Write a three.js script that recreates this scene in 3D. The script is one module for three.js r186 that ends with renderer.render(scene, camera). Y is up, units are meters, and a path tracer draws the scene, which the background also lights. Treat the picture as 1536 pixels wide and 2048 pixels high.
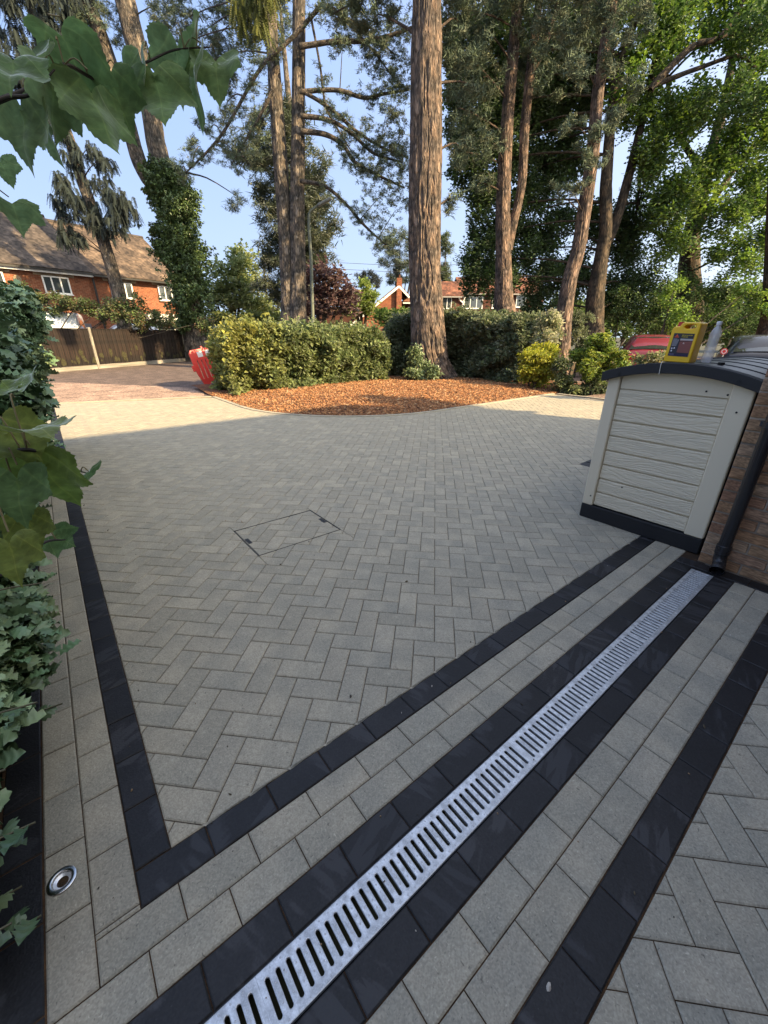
import * as THREE from 'three';
import { mergeGeometries } from 'three/addons/utils/BufferGeometryUtils.js';
import { RoundedBoxGeometry } from 'three/addons/geometries/RoundedBoxGeometry.js';

// ------------------------------------------------------------------ camera, sky, sun, exposure
const scene = new THREE.Scene();
const camera = new THREE.PerspectiveCamera(103.5, 0.75, 0.02, 600);
camera.position.set(0, 1.41, 0);
camera.rotation.order = 'YXZ';
camera.rotation.set(-23.69 * Math.PI / 180, 0, 0.232 * Math.PI / 180);
scene.add(camera);

const SUN_AZ = 60 * Math.PI / 180, SUN_EL = 28 * Math.PI / 180;          // azimuth from straight behind the camera towards the right
const sunDir = new THREE.Vector3(Math.sin(SUN_AZ) * Math.cos(SUN_EL), Math.sin(SUN_EL), Math.cos(SUN_AZ) * Math.cos(SUN_EL));
{
  const w = 512, h = 256, d = new Float32Array(w * h * 4), v = new THREE.Vector3();
  for (let j = 0; j < h; j++) for (let i = 0; i < w; i++) {
    const el = ((j + 0.5) / h - 0.5) * Math.PI, az = ((i + 0.5) / w - 0.5) * 2 * Math.PI;
    v.set(Math.cos(el) * Math.cos(az), Math.sin(el), Math.cos(el) * Math.sin(az));
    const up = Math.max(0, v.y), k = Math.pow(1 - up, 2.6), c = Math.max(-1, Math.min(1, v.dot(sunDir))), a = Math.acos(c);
    const aur = 0.55 * Math.exp(-Math.pow(a / 0.5, 2)) + 0.38 * Math.exp(-Math.pow(a / 1.1, 2));  // broad second glow enlarged outside the view to brighten the shade
    const o = (j * w + i) * 4;
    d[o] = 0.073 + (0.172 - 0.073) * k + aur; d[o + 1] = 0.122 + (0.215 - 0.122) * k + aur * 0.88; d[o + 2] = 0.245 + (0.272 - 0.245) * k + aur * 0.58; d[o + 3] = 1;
  }
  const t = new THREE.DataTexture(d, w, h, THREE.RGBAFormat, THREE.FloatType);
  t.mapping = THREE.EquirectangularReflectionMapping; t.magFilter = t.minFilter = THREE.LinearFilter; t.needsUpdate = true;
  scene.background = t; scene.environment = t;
}
const sun = new THREE.DirectionalLight(new THREE.Color(1, 0.75, 0.42), 3.1);
sun.position.copy(sunDir).multiplyScalar(90).add(new THREE.Vector3(0, 0, -15)); sun.castShadow = true; sun.shadow.radius = 1.2;
sun.shadow.mapSize.set(4096, 4096);
Object.assign(sun.shadow.camera, { left: -60, right: 60, top: 60, bottom: -60, near: 1, far: 220 });
scene.add(sun); scene.add(sun.target); sun.target.position.set(0, 0, -15);
const renderer = new THREE.WebGLRenderer({ antialias: true });
renderer.shadowMap.enabled = true;
renderer.toneMapping = THREE.LinearToneMapping;
renderer.toneMappingExposure = 4.4;

// ------------------------------------------------------------------ helpers
let seed = 12345;
function rng(s) { let a = s >>> 0; return () => { a = (a + 0x6D2B79F5) | 0; let t = Math.imul(a ^ (a >>> 15), 1 | a); t = (t + Math.imul(t ^ (t >>> 7), 61 | t)) ^ t; return ((t ^ (t >>> 14)) >>> 0) / 4294967296; }; }
let R = rng(seed);
const rr = (a, b) => a + (b - a) * R();
const rn = () => (R() + R() + R() + R() - 2) * 0.87;                      // about normal, sigma 0.5
const V = (x, y, z) => new THREE.Vector3(x, y, z);
const lin = (r, g, b) => new THREE.Color().setRGB(r, g, b);
const UX = 0.78304, UZ = -0.62197, MX = -0.62197, MZ = -0.78304;          // the drive's two directions: u along the drain, m away from the house
const D = (u, m, y = 0) => V(u * UX + m * MX, y, u * UZ + m * MZ);
const DRIVE = new THREE.Matrix4().makeBasis(V(UX, 0, UZ), V(0, 1, 0), V(-MX, 0, -MZ));   // local x = u, y up, local z = -m
const names = new Map();
function numbered(n) { const k = names.get(n) || 0; names.set(n, k + 1); return k ? n + '_' + String(k).padStart(3, '0') : n; }
function shadows(o) { o.castShadow = o.receiveShadow = true; return o; }
function thing(name, label, category, pos, group) {
  const g = new THREE.Group(); g.name = numbered(name); scene.add(g);
  if (pos) g.position.copy(pos);
  g.userData = { label, category }; if (group) g.userData.group = group;
  return g;
}
function part(name, geo, mat, parent, label) {
  const m = shadows(new THREE.Mesh(geo, mat)); m.name = name; parent.add(m); if (label) m.userData.label = label; return m;
}
function struct(name, geo, mat) {
  const m = shadows(geo ? new THREE.Mesh(geo, mat) : new THREE.Group()); m.name = numbered(name); m.userData.kind = 'structure'; scene.add(m); return m;
}
function merge(list) { return mergeGeometries(list.map(g => { const q = g.index ? g.toNonIndexed() : g; for (const k of Object.keys(q.attributes)) if (!['position', 'normal', 'uv', 'color'].includes(k)) q.deleteAttribute(k); return q; }), false); }
function box(w, h, d, x = 0, y = 0, z = 0, ry = 0) { const g = new THREE.BoxGeometry(w, h, d); if (ry) g.rotateY(ry); g.translate(x, y, z); return g; }
function rbox(w, h, d, r, x = 0, y = 0, z = 0) { const g = new RoundedBoxGeometry(w, h, d, 2, r); g.translate(x, y, z); return g; }
function tube(pts, r, seg = 24, rad = 8) { return new THREE.TubeGeometry(new THREE.CatmullRomCurve3(pts.map(p => p.isVector3 ? p : V(p[0], p[1], p[2]))), seg, r, rad, false); }
function geoFrom(pos, idx, uv) {
  const g = new THREE.BufferGeometry(); g.setAttribute('position', new THREE.Float32BufferAttribute(pos, 3));
  if (uv) g.setAttribute('uv', new THREE.Float32BufferAttribute(uv, 2)); if (idx) g.setIndex(idx); g.computeVertexNormals(); return g;
}
// tileable value noise
function hash2(x, y, s) { let h = Math.imul(x, 374761393) + Math.imul(y, 668265263) + Math.imul(s, 2246822519); h = Math.imul(h ^ (h >>> 13), 1274126177); return ((h ^ (h >>> 16)) >>> 0) / 4294967296; }
function vn(x, y, px, py, s) {
  const xi = Math.floor(x), yi = Math.floor(y), fx = x - xi, fy = y - yi, u = fx * fx * (3 - 2 * fx), v = fy * fy * (3 - 2 * fy);
  const w = (a, b) => hash2(((a % px) + px) % px, ((b % py) + py) % py, s);
  const a = w(xi, yi), b = w(xi + 1, yi), c = w(xi, yi + 1), d = w(xi + 1, yi + 1);
  return (a + (b - a) * u) * (1 - v) + (c + (d - c) * u) * v;
}
function fbm(x, y, px, py, s, oct = 4) { let a = 0, f = 1, m = 0.5, t = 0; for (let o = 0; o < oct; o++) { a += m * vn(x * f, y * f, px * f, py * f, s + o * 17); t += m; f *= 2; m *= 0.5; } return a / t; }
function tex(size, fn, srgb = true, sx = size) {
  const d = new Uint8Array(sx * size * 4);
  for (let j = 0; j < size; j++) for (let i = 0; i < sx; i++) {
    const c = fn(i / sx, j / size), o = (j * sx + i) * 4;
    if (typeof c === 'number') { d[o] = d[o + 1] = d[o + 2] = Math.max(0, Math.min(255, c * 255)); }
    else { d[o] = Math.max(0, Math.min(255, c[0] * 255)); d[o + 1] = Math.max(0, Math.min(255, c[1] * 255)); d[o + 2] = Math.max(0, Math.min(255, c[2] * 255)); }
    d[o + 3] = 255;
  }
  const t = new THREE.DataTexture(d, sx, size, THREE.RGBAFormat); t.wrapS = t.wrapT = THREE.RepeatWrapping;
  t.magFilter = THREE.LinearFilter; t.minFilter = THREE.LinearMipmapLinearFilter; t.generateMipmaps = true;
  if (srgb) t.colorSpace = THREE.SRGBColorSpace; t.needsUpdate = true; return t;
}
function rep(t, x, y) { const c = t.clone(); c.repeat.set(x, y); c.needsUpdate = true; return c; }
const mat = (color, rough = 0.85, o = {}) => new THREE.MeshStandardMaterial({ color, roughness: rough, ...o });
function vcol(g, c) { const n = g.attributes.position.count, a = new Float32Array(n * 3); for (let i = 0; i < n; i++) { a[i * 3] = c[0]; a[i * 3 + 1] = c[1]; a[i * 3 + 2] = c[2]; } g.setAttribute('color', new THREE.BufferAttribute(a, 3)); return g; }

// ------------------------------------------------------------------ surface textures
const tSpeck = tex(512, (x, y) => {                                        // exposed concrete face: fine grit with dark and pale grains, soft blotches
  const f = hash2(Math.floor(x * 512), Math.floor(y * 512), 3), g = vn(x * 170, y * 170, 170, 170, 9), b = fbm(x * 6, y * 6, 6, 6, 21, 4);
  let v = 0.82 + (g - 0.5) * 0.15 + (b - 0.5) * 0.16 + (f - 0.5) * 0.06;
  const gr = vn(x * 120 + 7, y * 120, 120, 120, 33); if (gr > 0.90) v -= 0.30 * (gr - 0.90) / 0.1; const gw = vn(x * 150, y * 150 + 3, 150, 150, 37); if (gw > 0.93) v += 0.16;
  const w = (b - 0.5) * 0.03; return [v + w, v, v - w];
});
const tSpeckB = tex(512, (x, y) => 0.5 + (vn(x * 170, y * 170, 170, 170, 9) - 0.5) * 0.6 + (vn(x * 60, y * 60, 60, 60, 5) - 0.5) * 0.4, false);
const tChar = tex(512, (x, y) => {                                         // charcoal face with chalky lime smears that run one way
  const g = vn(x * 150, y * 150, 150, 150, 13), b = fbm(x * 5, y * 5, 5, 5, 41, 4);
  let v = 0.62 + (g - 0.5) * 0.28 + (b - 0.5) * 0.35;
  const s = fbm(x * 26 + y * 10, y * 4 - x * 2, 26, 4, 55, 3), q = fbm(x * 3, y * 3, 3, 3, 66, 3);
  if (q > 0.48) v += Math.max(0, s - 0.53) * (q - 0.46) * 34; const pz = vn(x * 130, y * 130 + 9, 130, 130, 77); if (pz > 0.95) v += 0.4;
  return [v, v * 0.985, v * 0.99];
});
const tSand = tex(256, (x, y) => { const b = fbm(x * 8, y * 8, 8, 8, 5, 4), f = hash2(Math.floor(x * 256), Math.floor(y * 256), 8); const v = 0.55 + (b - 0.5) * 0.5 + (f - 0.5) * 0.3; return [v * 0.62, v * 0.50, v * 0.36]; });
const tNoise = tex(256, (x, y) => 0.82 + (fbm(x * 8, y * 8, 8, 8, 15, 5) - 0.5) * 0.7);
const tNoiseB = tex(256, (x, y) => fbm(x * 16, y * 16, 16, 16, 25, 4), false);
const tBark = tex(512, (x, y) => {                                        // grey-brown plates with weathered streaks
 
  const r = Math.abs(fbm(x * 20 + (fbm(x * 6, y * 6, 6, 6, 44, 3) - 0.5) * 3, y * 5, 20, 5, 4, 4) - 0.5) * 2, q = fbm(x * 60, y * 16, 60, 16, 14, 3), l = fbm(x * 4, y * 6, 4, 6, 24, 3);
  const v = 0.50 + r * 0.5 + (q - 0.5) * 0.6 + (l - 0.5) * 0.45, w = (l - 0.5) * 0.12; return [v * (1 + w), v * 0.97, v * (0.94 - w)];
});
const tBarkB = tex(512, (x, y) => Math.min(1, Math.abs(fbm(x * 20 + (fbm(x * 6, y * 6, 6, 6, 44, 3) - 0.5) * 3, y * 5, 20, 5, 4, 4) - 0.5) * 5.0) * 0.8 + (fbm(x * 60, y * 16, 60, 16, 14, 3) - 0.4) * 0.35, false);
const tGravel = tex(512, (x, y) => {
  const a = vn(x * 128, y * 128, 128, 128, 3), b = vn(x * 64, y * 64, 64, 64, 7), c = fbm(x * 5, y * 5, 5, 5, 11, 5);
  const v = 0.75 + (a - 0.5) * 0.45 + (b - 0.5) * 0.3 + (c - 0.5) * 0.45; return [v, v * 0.96, v * 0.93];
});
const tWood = tex(512, (x, y) => {                                         // raised grain lines that wander round knots
  let yy = y * 16 + (fbm(x * 3, y * 8, 3, 8, 5, 4) - 0.5) * 6.0; const w = Math.abs(((yy % 1) + 1) % 1 - 0.5) * 2; return Math.pow(w, 0.55);
}, false);
const tSteel = tex(256, (x, y) => { const v = 0.80 + (fbm(x * 10, y * 10, 10, 10, 6, 4) - 0.5) * 0.35 + (hash2(Math.floor(x * 64), Math.floor(y * 64), 4) - 0.5) * 0.08; return [v, v * 1.01, v * 1.02]; });
const brickTex = (c1, c2, mo, nx, ny) => tex(512, (x, y) => {             // far brickwork, too small to tell the bricks apart
  const row = Math.floor(y * ny), fy = y * ny - row, xx = x * nx + (row % 2) * 0.5, col = Math.floor(xx), fx = xx - col;
  if (fy < 0.12 || fx < 0.05) return mo; const h = hash2(col % nx, row, 5), q = 0.85 + (fbm(x * 12, y * 12, 12, 12, 7, 3) - 0.5) * 0.4;
  return [0, 1, 2].map(i => (c1[i] + (c2[i] - c1[i]) * h) * q);
});
const tBrickFar = brickTex([0.58, 0.33, 0.22], [0.68, 0.42, 0.29], [0.60, 0.49, 0.40], 8, 24);
const tBrickDark = brickTex([0.36, 0.22, 0.18], [0.45, 0.28, 0.22], [0.42, 0.36, 0.32], 8, 24);
const tileTex = (c1, c2, nx, ny, s) => tex(512, (x, y) => {
  const row = Math.floor(y * ny), xx = x * nx + (row % 2) * 0.5, h = hash2(Math.floor(xx) % nx, row, s), q = fbm(x * 5, y * 5, 5, 5, s, 5), fy = y * ny - row;
  const v = 0.78 + (q - 0.5) * 0.7 + (h - 0.5) * 0.3; return [0, 1, 2].map(i => (c1[i] + (c2[i] - c1[i]) * q) * v);
});
const tileBump = (nx, ny) => tex(512, (x, y) => { const row = y * ny; return 1 - (row - Math.floor(row)) * 0.9 + (hash2(Math.floor(x * nx + (Math.floor(row) % 2) * 0.5), Math.floor(row), 3) - 0.5) * 0.15; }, false);
const tRoofBrown = tileTex([0.43, 0.39, 0.37], [0.54, 0.48, 0.43], 22, 18, 4), tRoofB = tileBump(22, 18);
const tRoofRed = tileTex([0.50, 0.34, 0.27], [0.58, 0.42, 0.34], 18, 14, 8);
const tLeafVein = tex(256, (x, y) => {                                     // palmate veins on a large leaf, paler than the blade
  const dx = (x - 0.5), dy = y - 0.08, a = Math.atan2(dx, dy), r = Math.hypot(dx, dy); let v = 0;
  for (const q of [-1.25, -0.62, 0, 0.62, 1.25]) { const dd = Math.abs(r * Math.sin(a - q)); if (Math.abs(a - q) < 0.9) v = Math.max(v, Math.exp(-dd * 95)); const s = Math.abs((((r * 9 - Math.abs(a - q) * 2.2) % 1) + 1) % 1 - 0.5); if (Math.abs(a - q) < 0.33) v = Math.max(v, 0.45 * Math.exp(-s * 16)); }
  const b = fbm(x * 12, y * 12, 12, 12, 6, 4); const g = 0.80 + (b - 0.5) * 0.35; return [g + v * 0.16, g + v * 0.12, g + v * 0.10];
});
const tFleck = tex(128, (x, y) => { const b = fbm(x * 6, y * 6, 6, 6, 3, 3); const v = 0.8 + (b - 0.5) * 0.5; return [v, v, v]; });

const DATA = {
  bigtree: [[1.73,-0.05,-14.5,0.8],[1.65,0.24,-14.5,0.681],[1.52,0.72,-14.5,0.605],[1.39,1.86,-14.5,0.535],[1.27,2.99,-14.5,0.486],[1.18,4.42,-14.5,0.478],[1.13,6.18,-14.5,0.436],[1.06,8.23,-14.5,0.405],[0.97,11.18,-14.5,0.255],[0.88,13.53,-14.5,0.083]],
  dblR: [[-3.73,-0.1,-19.0,0.6],[-3.73,1.19,-19.0,0.39],[-3.57,3.46,-19.0,0.308],[-3.37,6.14,-19.0,0.269],[-3.1,9.04,-19.0,0.231],[-2.9,11.18,-19.0,0.217],[-2.71,13.18,-19.0,0.173],[-2.49,15.6,-19.0,0.072]],
  dblL: [[-4.12,-0.1,-19.1,0.6],[-4.12,1.19,-19.1,0.392],[-4.0,3.47,-19.1,0.31],[-3.94,6.07,-19.1,0.271],[-3.92,9.04,-19.1,0.232],[-3.88,11.18,-19.1,0.185],[-3.83,13.24,-19.1,0.142],[-3.77,15.67,-19.1,0.058]],
  dblLimbs: [[[-2.85,10.19,-18.5,0.083],[-1.69,10.3,-18.5,0.075],[-0.44,10.34,-18.5,0.066],[0.82,10.63,-18.5,0.049],[1.44,10.82,-18.5,0.033]],[[-2.95,9.05,-18.5,0.077],[-1.62,9.09,-18.5,0.069],[-0.7,8.9,-18.5,0.062],[-0.11,9.0,-18.5,0.052],[0.82,9.12,-18.5,0.034]],[[-2.91,9.1,-18.5,0.069],[-1.94,8.62,-18.5,0.059],[-1.06,8.03,-18.5,0.053],[-0.16,7.58,-18.5,0.045],[0.82,7.28,-18.5,0.027]],[[-2.96,8.42,-18.5,0.079],[-2.0,8.31,-18.5,0.07],[-1.19,7.95,-18.5,0.06],[-0.47,7.42,-18.5,0.05],[0.64,7.14,-18.5,0.029]],[[-2.99,8.01,-18.5,0.089],[-2.03,7.89,-18.5,0.082],[-1.5,7.61,-18.5,0.075],[-1.16,7.18,-18.5,0.065],[-0.47,6.85,-18.5,0.055],[0.71,6.39,-18.5,0.03]],[[-3.14,6.59,-18.5,0.074],[-2.23,6.44,-18.5,0.063],[-1.51,5.93,-18.5,0.056],[-0.81,5.25,-18.5,0.046],[0.04,4.59,-18.5,0.023]],[[-2.43,10.81,-18.5,0.039],[-2.22,9.74,-18.5,0.037],[-2.06,8.62,-18.5,0.038],[-1.66,8.03,-18.5,0.035],[-1.2,7.42,-18.5,0.023]],[[-2.08,11.15,-18.5,0.065],[-3.14,10.36,-18.5,0.066],[-4.16,9.7,-18.5,0.061],[-5.89,7.84,-18.5,0.05],[-7.29,6.82,-18.5,0.026]],[[-3.87,9.09,-18.5,0.058],[-4.6,8.17,-18.5,0.046],[-4.99,7.74,-18.5,0.036],[-5.61,7.05,-18.5,0.022]],[[-2.82,10.57,-18.5,0.066],[-1.94,11.15,-18.5,0.048],[-1.34,10.81,-18.5,0.039],[-0.45,10.1,-18.5,0.033],[0.32,9.36,-18.5,0.02]],[[-2.13,11.15,-18.5,0.055],[-1.17,10.81,-18.5,0.049],[-0.36,10.4,-18.5,0.033],[0.31,9.98,-18.5,0.02]]],
  ivyA: [[-10.48,-0.1,-25.0,1.0],[-10.68,2.14,-25.0,0.616],[-10.66,4.56,-25.0,0.59],[-10.8,6.78,-25.0,0.514],[-10.91,8.43,-25.0,0.448],[-11.05,9.59,-25.0,0.437],[-11.08,11.37,-25.0,0.398],[-11.27,13.64,-25.0,0.423],[-11.35,14.71,-25.0,0.413],[-11.52,16.88,-25.0,0.31],[-11.78,19.82,-25.0,0.115]],
  ivyB: [[-10.88,7.08,-25.4,0.416],[-11.55,8.02,-25.4,0.383],[-12.17,8.98,-25.4,0.351],[-12.46,10.91,-25.4,0.313],[-12.79,13.14,-25.4,0.299],[-13.22,14.91,-25.4,0.309],[-13.75,16.98,-25.4,0.211],[-14.27,19.12,-25.4,0.1]],
  ivyC: [[-12.87,12.89,-25.6,0.187],[-13.25,13.2,-25.6,0.185],[-14.01,15.02,-25.6,0.178],[-14.59,16.82,-25.6,0.107]],
  fir: [[-13.68,-0.1,-23.5,0.5],[-13.78,2.08,-23.5,0.316],[-13.69,3.24,-23.5,0.309],[-13.89,6.04,-23.5,0.268],[-14.21,8.09,-23.5,0.233],[-14.3,9.3,-23.5,0.216],[-14.45,10.26,-23.5,0.2],[-14.6,11.63,-23.5,0.194],[-14.59,13.46,-23.5,0.165],[-14.62,14.88,-23.5,0.12],[-14.68,16.83,-23.5,0.057]],
  pineAL: [[5.04,-0.1,-18.0,0.75],[4.84,1.98,-18.0,0.483],[4.71,2.69,-18.0,0.356],[4.53,4.05,-18.0,0.287],[4.31,5.71,-18.0,0.256],[4.16,8.04,-18.0,0.205],[4.13,10.56,-18.0,0.175],[4.1,11.87,-18.0,0.137],[4.06,14.0,-18.0,0.057]],
  pineAR: [[4.65,4.39,-18.1,0.191],[4.74,5.11,-18.1,0.168],[4.92,6.34,-18.1,0.145],[4.8,8.08,-18.1,0.155],[4.79,9.64,-18.1,0.148],[4.81,11.07,-18.1,0.11],[4.87,12.34,-18.1,0.075],[4.86,13.7,-18.1,0.029]],
  pineAF: [[4.8,9.25,-18.2,0.117],[5.16,10.1,-18.2,0.114],[5.48,11.13,-18.2,0.095],[5.79,12.1,-18.2,0.061]],
  pineB: [[5.93,-0.1,-14.5,0.42],[5.88,1.13,-14.5,0.265],[5.8,1.87,-14.5,0.26],[5.79,3.01,-14.5,0.219],[5.9,3.84,-14.5,0.198],[5.88,4.88,-14.5,0.191],[5.84,6.2,-14.5,0.169],[5.72,7.4,-14.5,0.148],[5.7,8.79,-14.5,0.141],[5.65,9.76,-14.5,0.098],[5.51,11.26,-14.5,0.035]],
  oakT: [[8.99,-0.1,-19.0,0.7],[8.89,2.02,-19.0,0.383],[8.77,2.78,-19.0,0.355],[8.7,4.24,-19.0,0.262],[8.68,5.05,-19.0,0.237],[8.37,6.6,-19.0,0.209],[8.12,8.53,-19.0,0.162],[8.05,9.52,-19.0,0.158],[8.35,11.21,-19.0,0.117],[8.47,12.46,-19.0,0.064]],
  oakF: [[8.81,4.58,-19.2,0.202],[9.05,5.34,-19.2,0.198],[9.23,6.66,-19.2,0.173],[9.31,8.04,-19.2,0.129],[9.38,9.51,-19.2,0.142],[9.47,11.67,-19.2,0.117],[9.46,12.8,-19.2,0.064]],
  oakLimbs: [[[8.91,9.01,-18.2,0.118],[9.14,9.3,-18.2,0.117],[10.07,10.1,-18.2,0.098],[10.81,10.29,-18.2,0.081],[11.31,11.14,-18.2,0.063],[11.42,11.8,-18.2,0.031]],[[10.78,10.28,-18.2,0.065],[11.59,10.47,-18.2,0.055],[12.33,10.64,-18.2,0.048]],[[8.97,9.11,-18.2,0.084],[10.38,9.55,-18.2,0.066],[11.65,9.85,-18.2,0.049],[12.3,9.55,-18.2,0.033]]],
  dark: [[14.59,-0.1,-21.5,0.9],[14.49,2.55,-21.5,0.572],[14.3,3.18,-21.5,0.517],[13.7,5.43,-21.5,0.336],[13.66,6.82,-21.5,0.282],[13.61,8.28,-21.5,0.21],[13.62,10.09,-21.5,0.161],[13.41,11.83,-21.5,0.096],[13.12,13.68,-21.5,0.055]],
  darkLimbs: [[[13.43,5.45,-21.0,0.175],[14.07,7.04,-21.0,0.126],[14.85,8.36,-21.0,0.081],[15.76,9.15,-21.0,0.04]],[[13.28,7.54,-21.0,0.145],[11.57,9.13,-21.0,0.1],[10.63,11.03,-21.0,0.057]],[[13.56,4.9,-21.0,0.133],[11.99,5.45,-21.0,0.087],[10.77,5.98,-21.0,0.043]]],
  edgeT: [[14.85,-0.1,-17.0,0.5],[14.75,1.98,-17.0,0.38],[14.27,3.31,-17.0,0.312],[13.4,5.7,-17.0,0.24],[12.51,8.28,-17.0,0.19],[11.85,10.51,-17.0,0.148]],
  lamp: [[-3.86,0,-24.0,0.09],[-3.86,2.13,-24.0,0.091],[-3.77,4.89,-24.0,0.076],[-3.76,6.58,-24.0,0.064],[-3.69,6.89,-24.0,0.059],[-3.38,7.11,-24.0,0.054],[-3.15,7.23,-24.0,0.049]],
  redwoodCrown: [[-0.98,9.48,-15.5,0.81,0.41,0.61],[-0.16,9.08,-15.0,0.53,0.33,0.43],[1.83,9.1,-15.5,0.55,0.83,0.69],[2.26,8.08,-15.5,0.5,0.71,0.61],[2.15,6.75,-15.5,0.42,0.75,0.58],[2.11,5.29,-15.5,0.31,0.47,0.39],[0.35,9.95,-15.0,1.15,0.77,0.96],[2.25,10.12,-15.0,1.14,1.01,1.08],[-0.91,10.46,-15.0,1.38,1.0,1.19]],
  dblTufts: [[0.3,10.53,-18.4,0.65,0.36,0.51],[-0.44,9.93,-18.4,0.6,0.43,0.52],[0.31,9.57,-18.4,0.57,0.57,0.57],[0.49,9.0,-18.4,0.48,0.34,0.41],[-0.02,8.48,-18.4,0.69,0.28,0.49],[0.51,8.15,-18.4,0.46,0.53,0.49],[-0.63,8.14,-18.4,0.32,0.25,0.28],[-0.02,7.74,-18.4,0.71,0.39,0.55],[0.52,7.39,-18.4,0.47,0.36,0.41],[-0.2,7.03,-18.4,0.72,0.36,0.54],[-0.92,7.03,-18.4,0.33,0.47,0.4],[0.54,6.6,-18.4,0.51,0.48,0.49],[-0.2,6.3,-18.4,0.63,0.41,0.52],[0.36,5.85,-18.4,0.56,0.37,0.47],[-0.66,5.7,-18.4,0.3,0.26,0.28],[-0.29,5.39,-18.4,0.68,0.26,0.47],[0.09,4.75,-18.4,0.5,0.38,0.44],[-0.29,4.42,-18.4,0.31,0.23,0.27],[-1.34,10.41,-18.4,0.66,0.33,0.49],[-1.82,10.76,-18.4,0.65,0.49,0.57],[-0.84,10.99,-18.4,0.97,0.32,0.64],[-1.52,10.05,-18.4,0.43,0.27,0.35],[-1.42,8.28,-18.4,0.24,0.17,0.21]],
  leftPine: [[-7.96,8.45,-21.5,0.75,0.5,0.63],[-8.72,7.79,-21.5,0.47,0.34,0.4],[-7.19,9.26,-21.5,0.61,0.49,0.55],[-6.46,10.03,-21.5,0.68,0.68,0.68],[-7.15,11.77,-21.5,0.96,0.96,0.96],[-6.15,12.05,-21.5,0.95,0.76,0.86],[-5.3,11.21,-21.5,0.66,0.98,0.82],[-6.49,8.46,-21.5,0.54,0.63,0.58],[-5.72,7.96,-21.5,0.63,0.63,0.63],[-5.14,9.27,-21.5,0.53,0.82,0.68],[-4.81,12.05,-21.5,0.38,0.76,0.57],[-6.71,10.92,-21.5,0.79,0.67,0.73],[-8.0,12.32,-21.5,0.76,0.76,0.76],[-8.53,11.63,-21.5,0.58,0.58,0.58],[-6.53,6.76,-21.5,0.65,0.43,0.54],[-4.05,12.06,-21.5,0.5,0.57,0.53],[-5.31,12.59,-21.5,1.13,0.56,0.85],[-6.5,13.37,-21.5,1.84,0.92,1.38],[-3.9,13.51,-21.5,1.47,0.92,1.19]],
  hangFronds: [[-2.85,7.73,-12.0,0.27,0.27,0.27],[-2.55,7.58,-12.0,0.23,0.36,0.3],[-3.08,7.58,-12.0,0.21,0.32,0.26],[-2.35,7.95,-12.0,0.41,0.31,0.36],[-2.73,7.39,-12.0,0.11,0.17,0.14]],
  backConifer: [[-5.91,13.34,-34.0,1.31,1.31,1.31],[-7.04,11.78,-34.0,1.67,1.34,1.5],[-5.04,11.79,-34.0,1.34,1.34,1.34],[-7.89,10.15,-34.0,1.57,1.03,1.3],[-5.52,9.88,-34.0,1.86,1.17,1.51],[-4.55,8.74,-34.0,1.54,1.4,1.47],[-7.38,8.44,-34.0,1.54,1.4,1.47],[-6.04,7.56,-34.0,2.13,1.42,1.78],[-8.24,6.95,-34.0,1.07,1.43,1.25],[-4.68,6.66,-34.0,1.08,1.44,1.26],[-6.56,5.72,-34.0,2.04,1.46,1.75],[-7.78,4.43,-34.0,2.22,1.11,1.67],[-6.76,14.57,-34.0,1.28,1.28,1.28],[-8.26,12.82,-34.0,1.32,1.32,1.32],[-9.35,12.04,-34.0,0.8,0.8,0.8]],
  firFol: [[-14.1,8.93,-23.0,0.31,0.89,0.6],[-13.21,8.93,-23.0,0.76,0.45,0.6],[-12.77,8.49,-23.0,0.68,0.27,0.47],[-14.78,7.48,-23.0,0.6,0.78,0.69],[-15.36,6.52,-23.0,0.33,0.94,0.64],[-14.26,6.91,-23.0,0.56,0.7,0.63],[-13.11,7.67,-23.0,0.78,0.46,0.62],[-12.57,7.11,-23.0,0.84,0.47,0.65],[-12.09,6.73,-23.0,0.7,0.47,0.59],[-13.67,6.53,-23.0,0.52,0.57,0.54],[-14.79,5.94,-23.0,0.33,0.57,0.45],[-13.24,5.94,-23.0,0.33,0.33,0.33],[-15.38,5.73,-23.0,0.43,0.34,0.38],[-14.6,10.12,-23.0,0.87,0.65,0.76],[-15.03,11.41,-23.0,0.84,0.84,0.84],[-14.45,13.06,-23.0,0.81,1.22,1.01],[-13.53,12.77,-23.0,0.61,0.82,0.72],[-13.19,11.88,-23.0,0.63,0.63,0.63],[-15.59,12.17,-23.0,0.62,1.24,0.93],[-13.31,14.05,-23.0,1.19,0.79,0.99],[-12.54,6.34,-23.0,0.57,0.47,0.52]],
  ivyFol: [[-10.74,8.51,-24.6,0.73,0.73,0.73],[-10.38,7.92,-24.6,1.09,0.89,0.99],[-10.46,6.9,-24.6,1.06,1.01,1.03],[-10.89,6.05,-24.6,1.02,1.02,1.02],[-10.5,5.4,-24.6,1.19,1.04,1.11],[-10.46,4.28,-24.6,1.11,1.06,1.09],[-10.41,3.1,-24.6,0.97,1.35,1.16],[-10.73,2.12,-24.6,0.88,0.83,0.85],[-11.36,7.92,-24.6,0.49,0.59,0.54],[-11.47,8.51,-24.6,0.34,0.59,0.46],[-11.41,5.4,-24.6,0.62,0.52,0.57],[-10.92,7.11,-24.6,0.75,0.6,0.68]],
  ivyTop: [[-12.75,14.39,-25.0,1.09,0.88,0.99],[-9.68,14.4,-25.0,1.09,0.88,0.99],[-11.05,15.89,-25.0,1.9,1.27,1.59],[-14.01,14.54,-25.0,0.87,1.09,0.98],[-9.47,13.29,-25.0,0.58,0.58,0.58],[-12.26,13.77,-25.0,0.58,0.67,0.62]],
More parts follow.
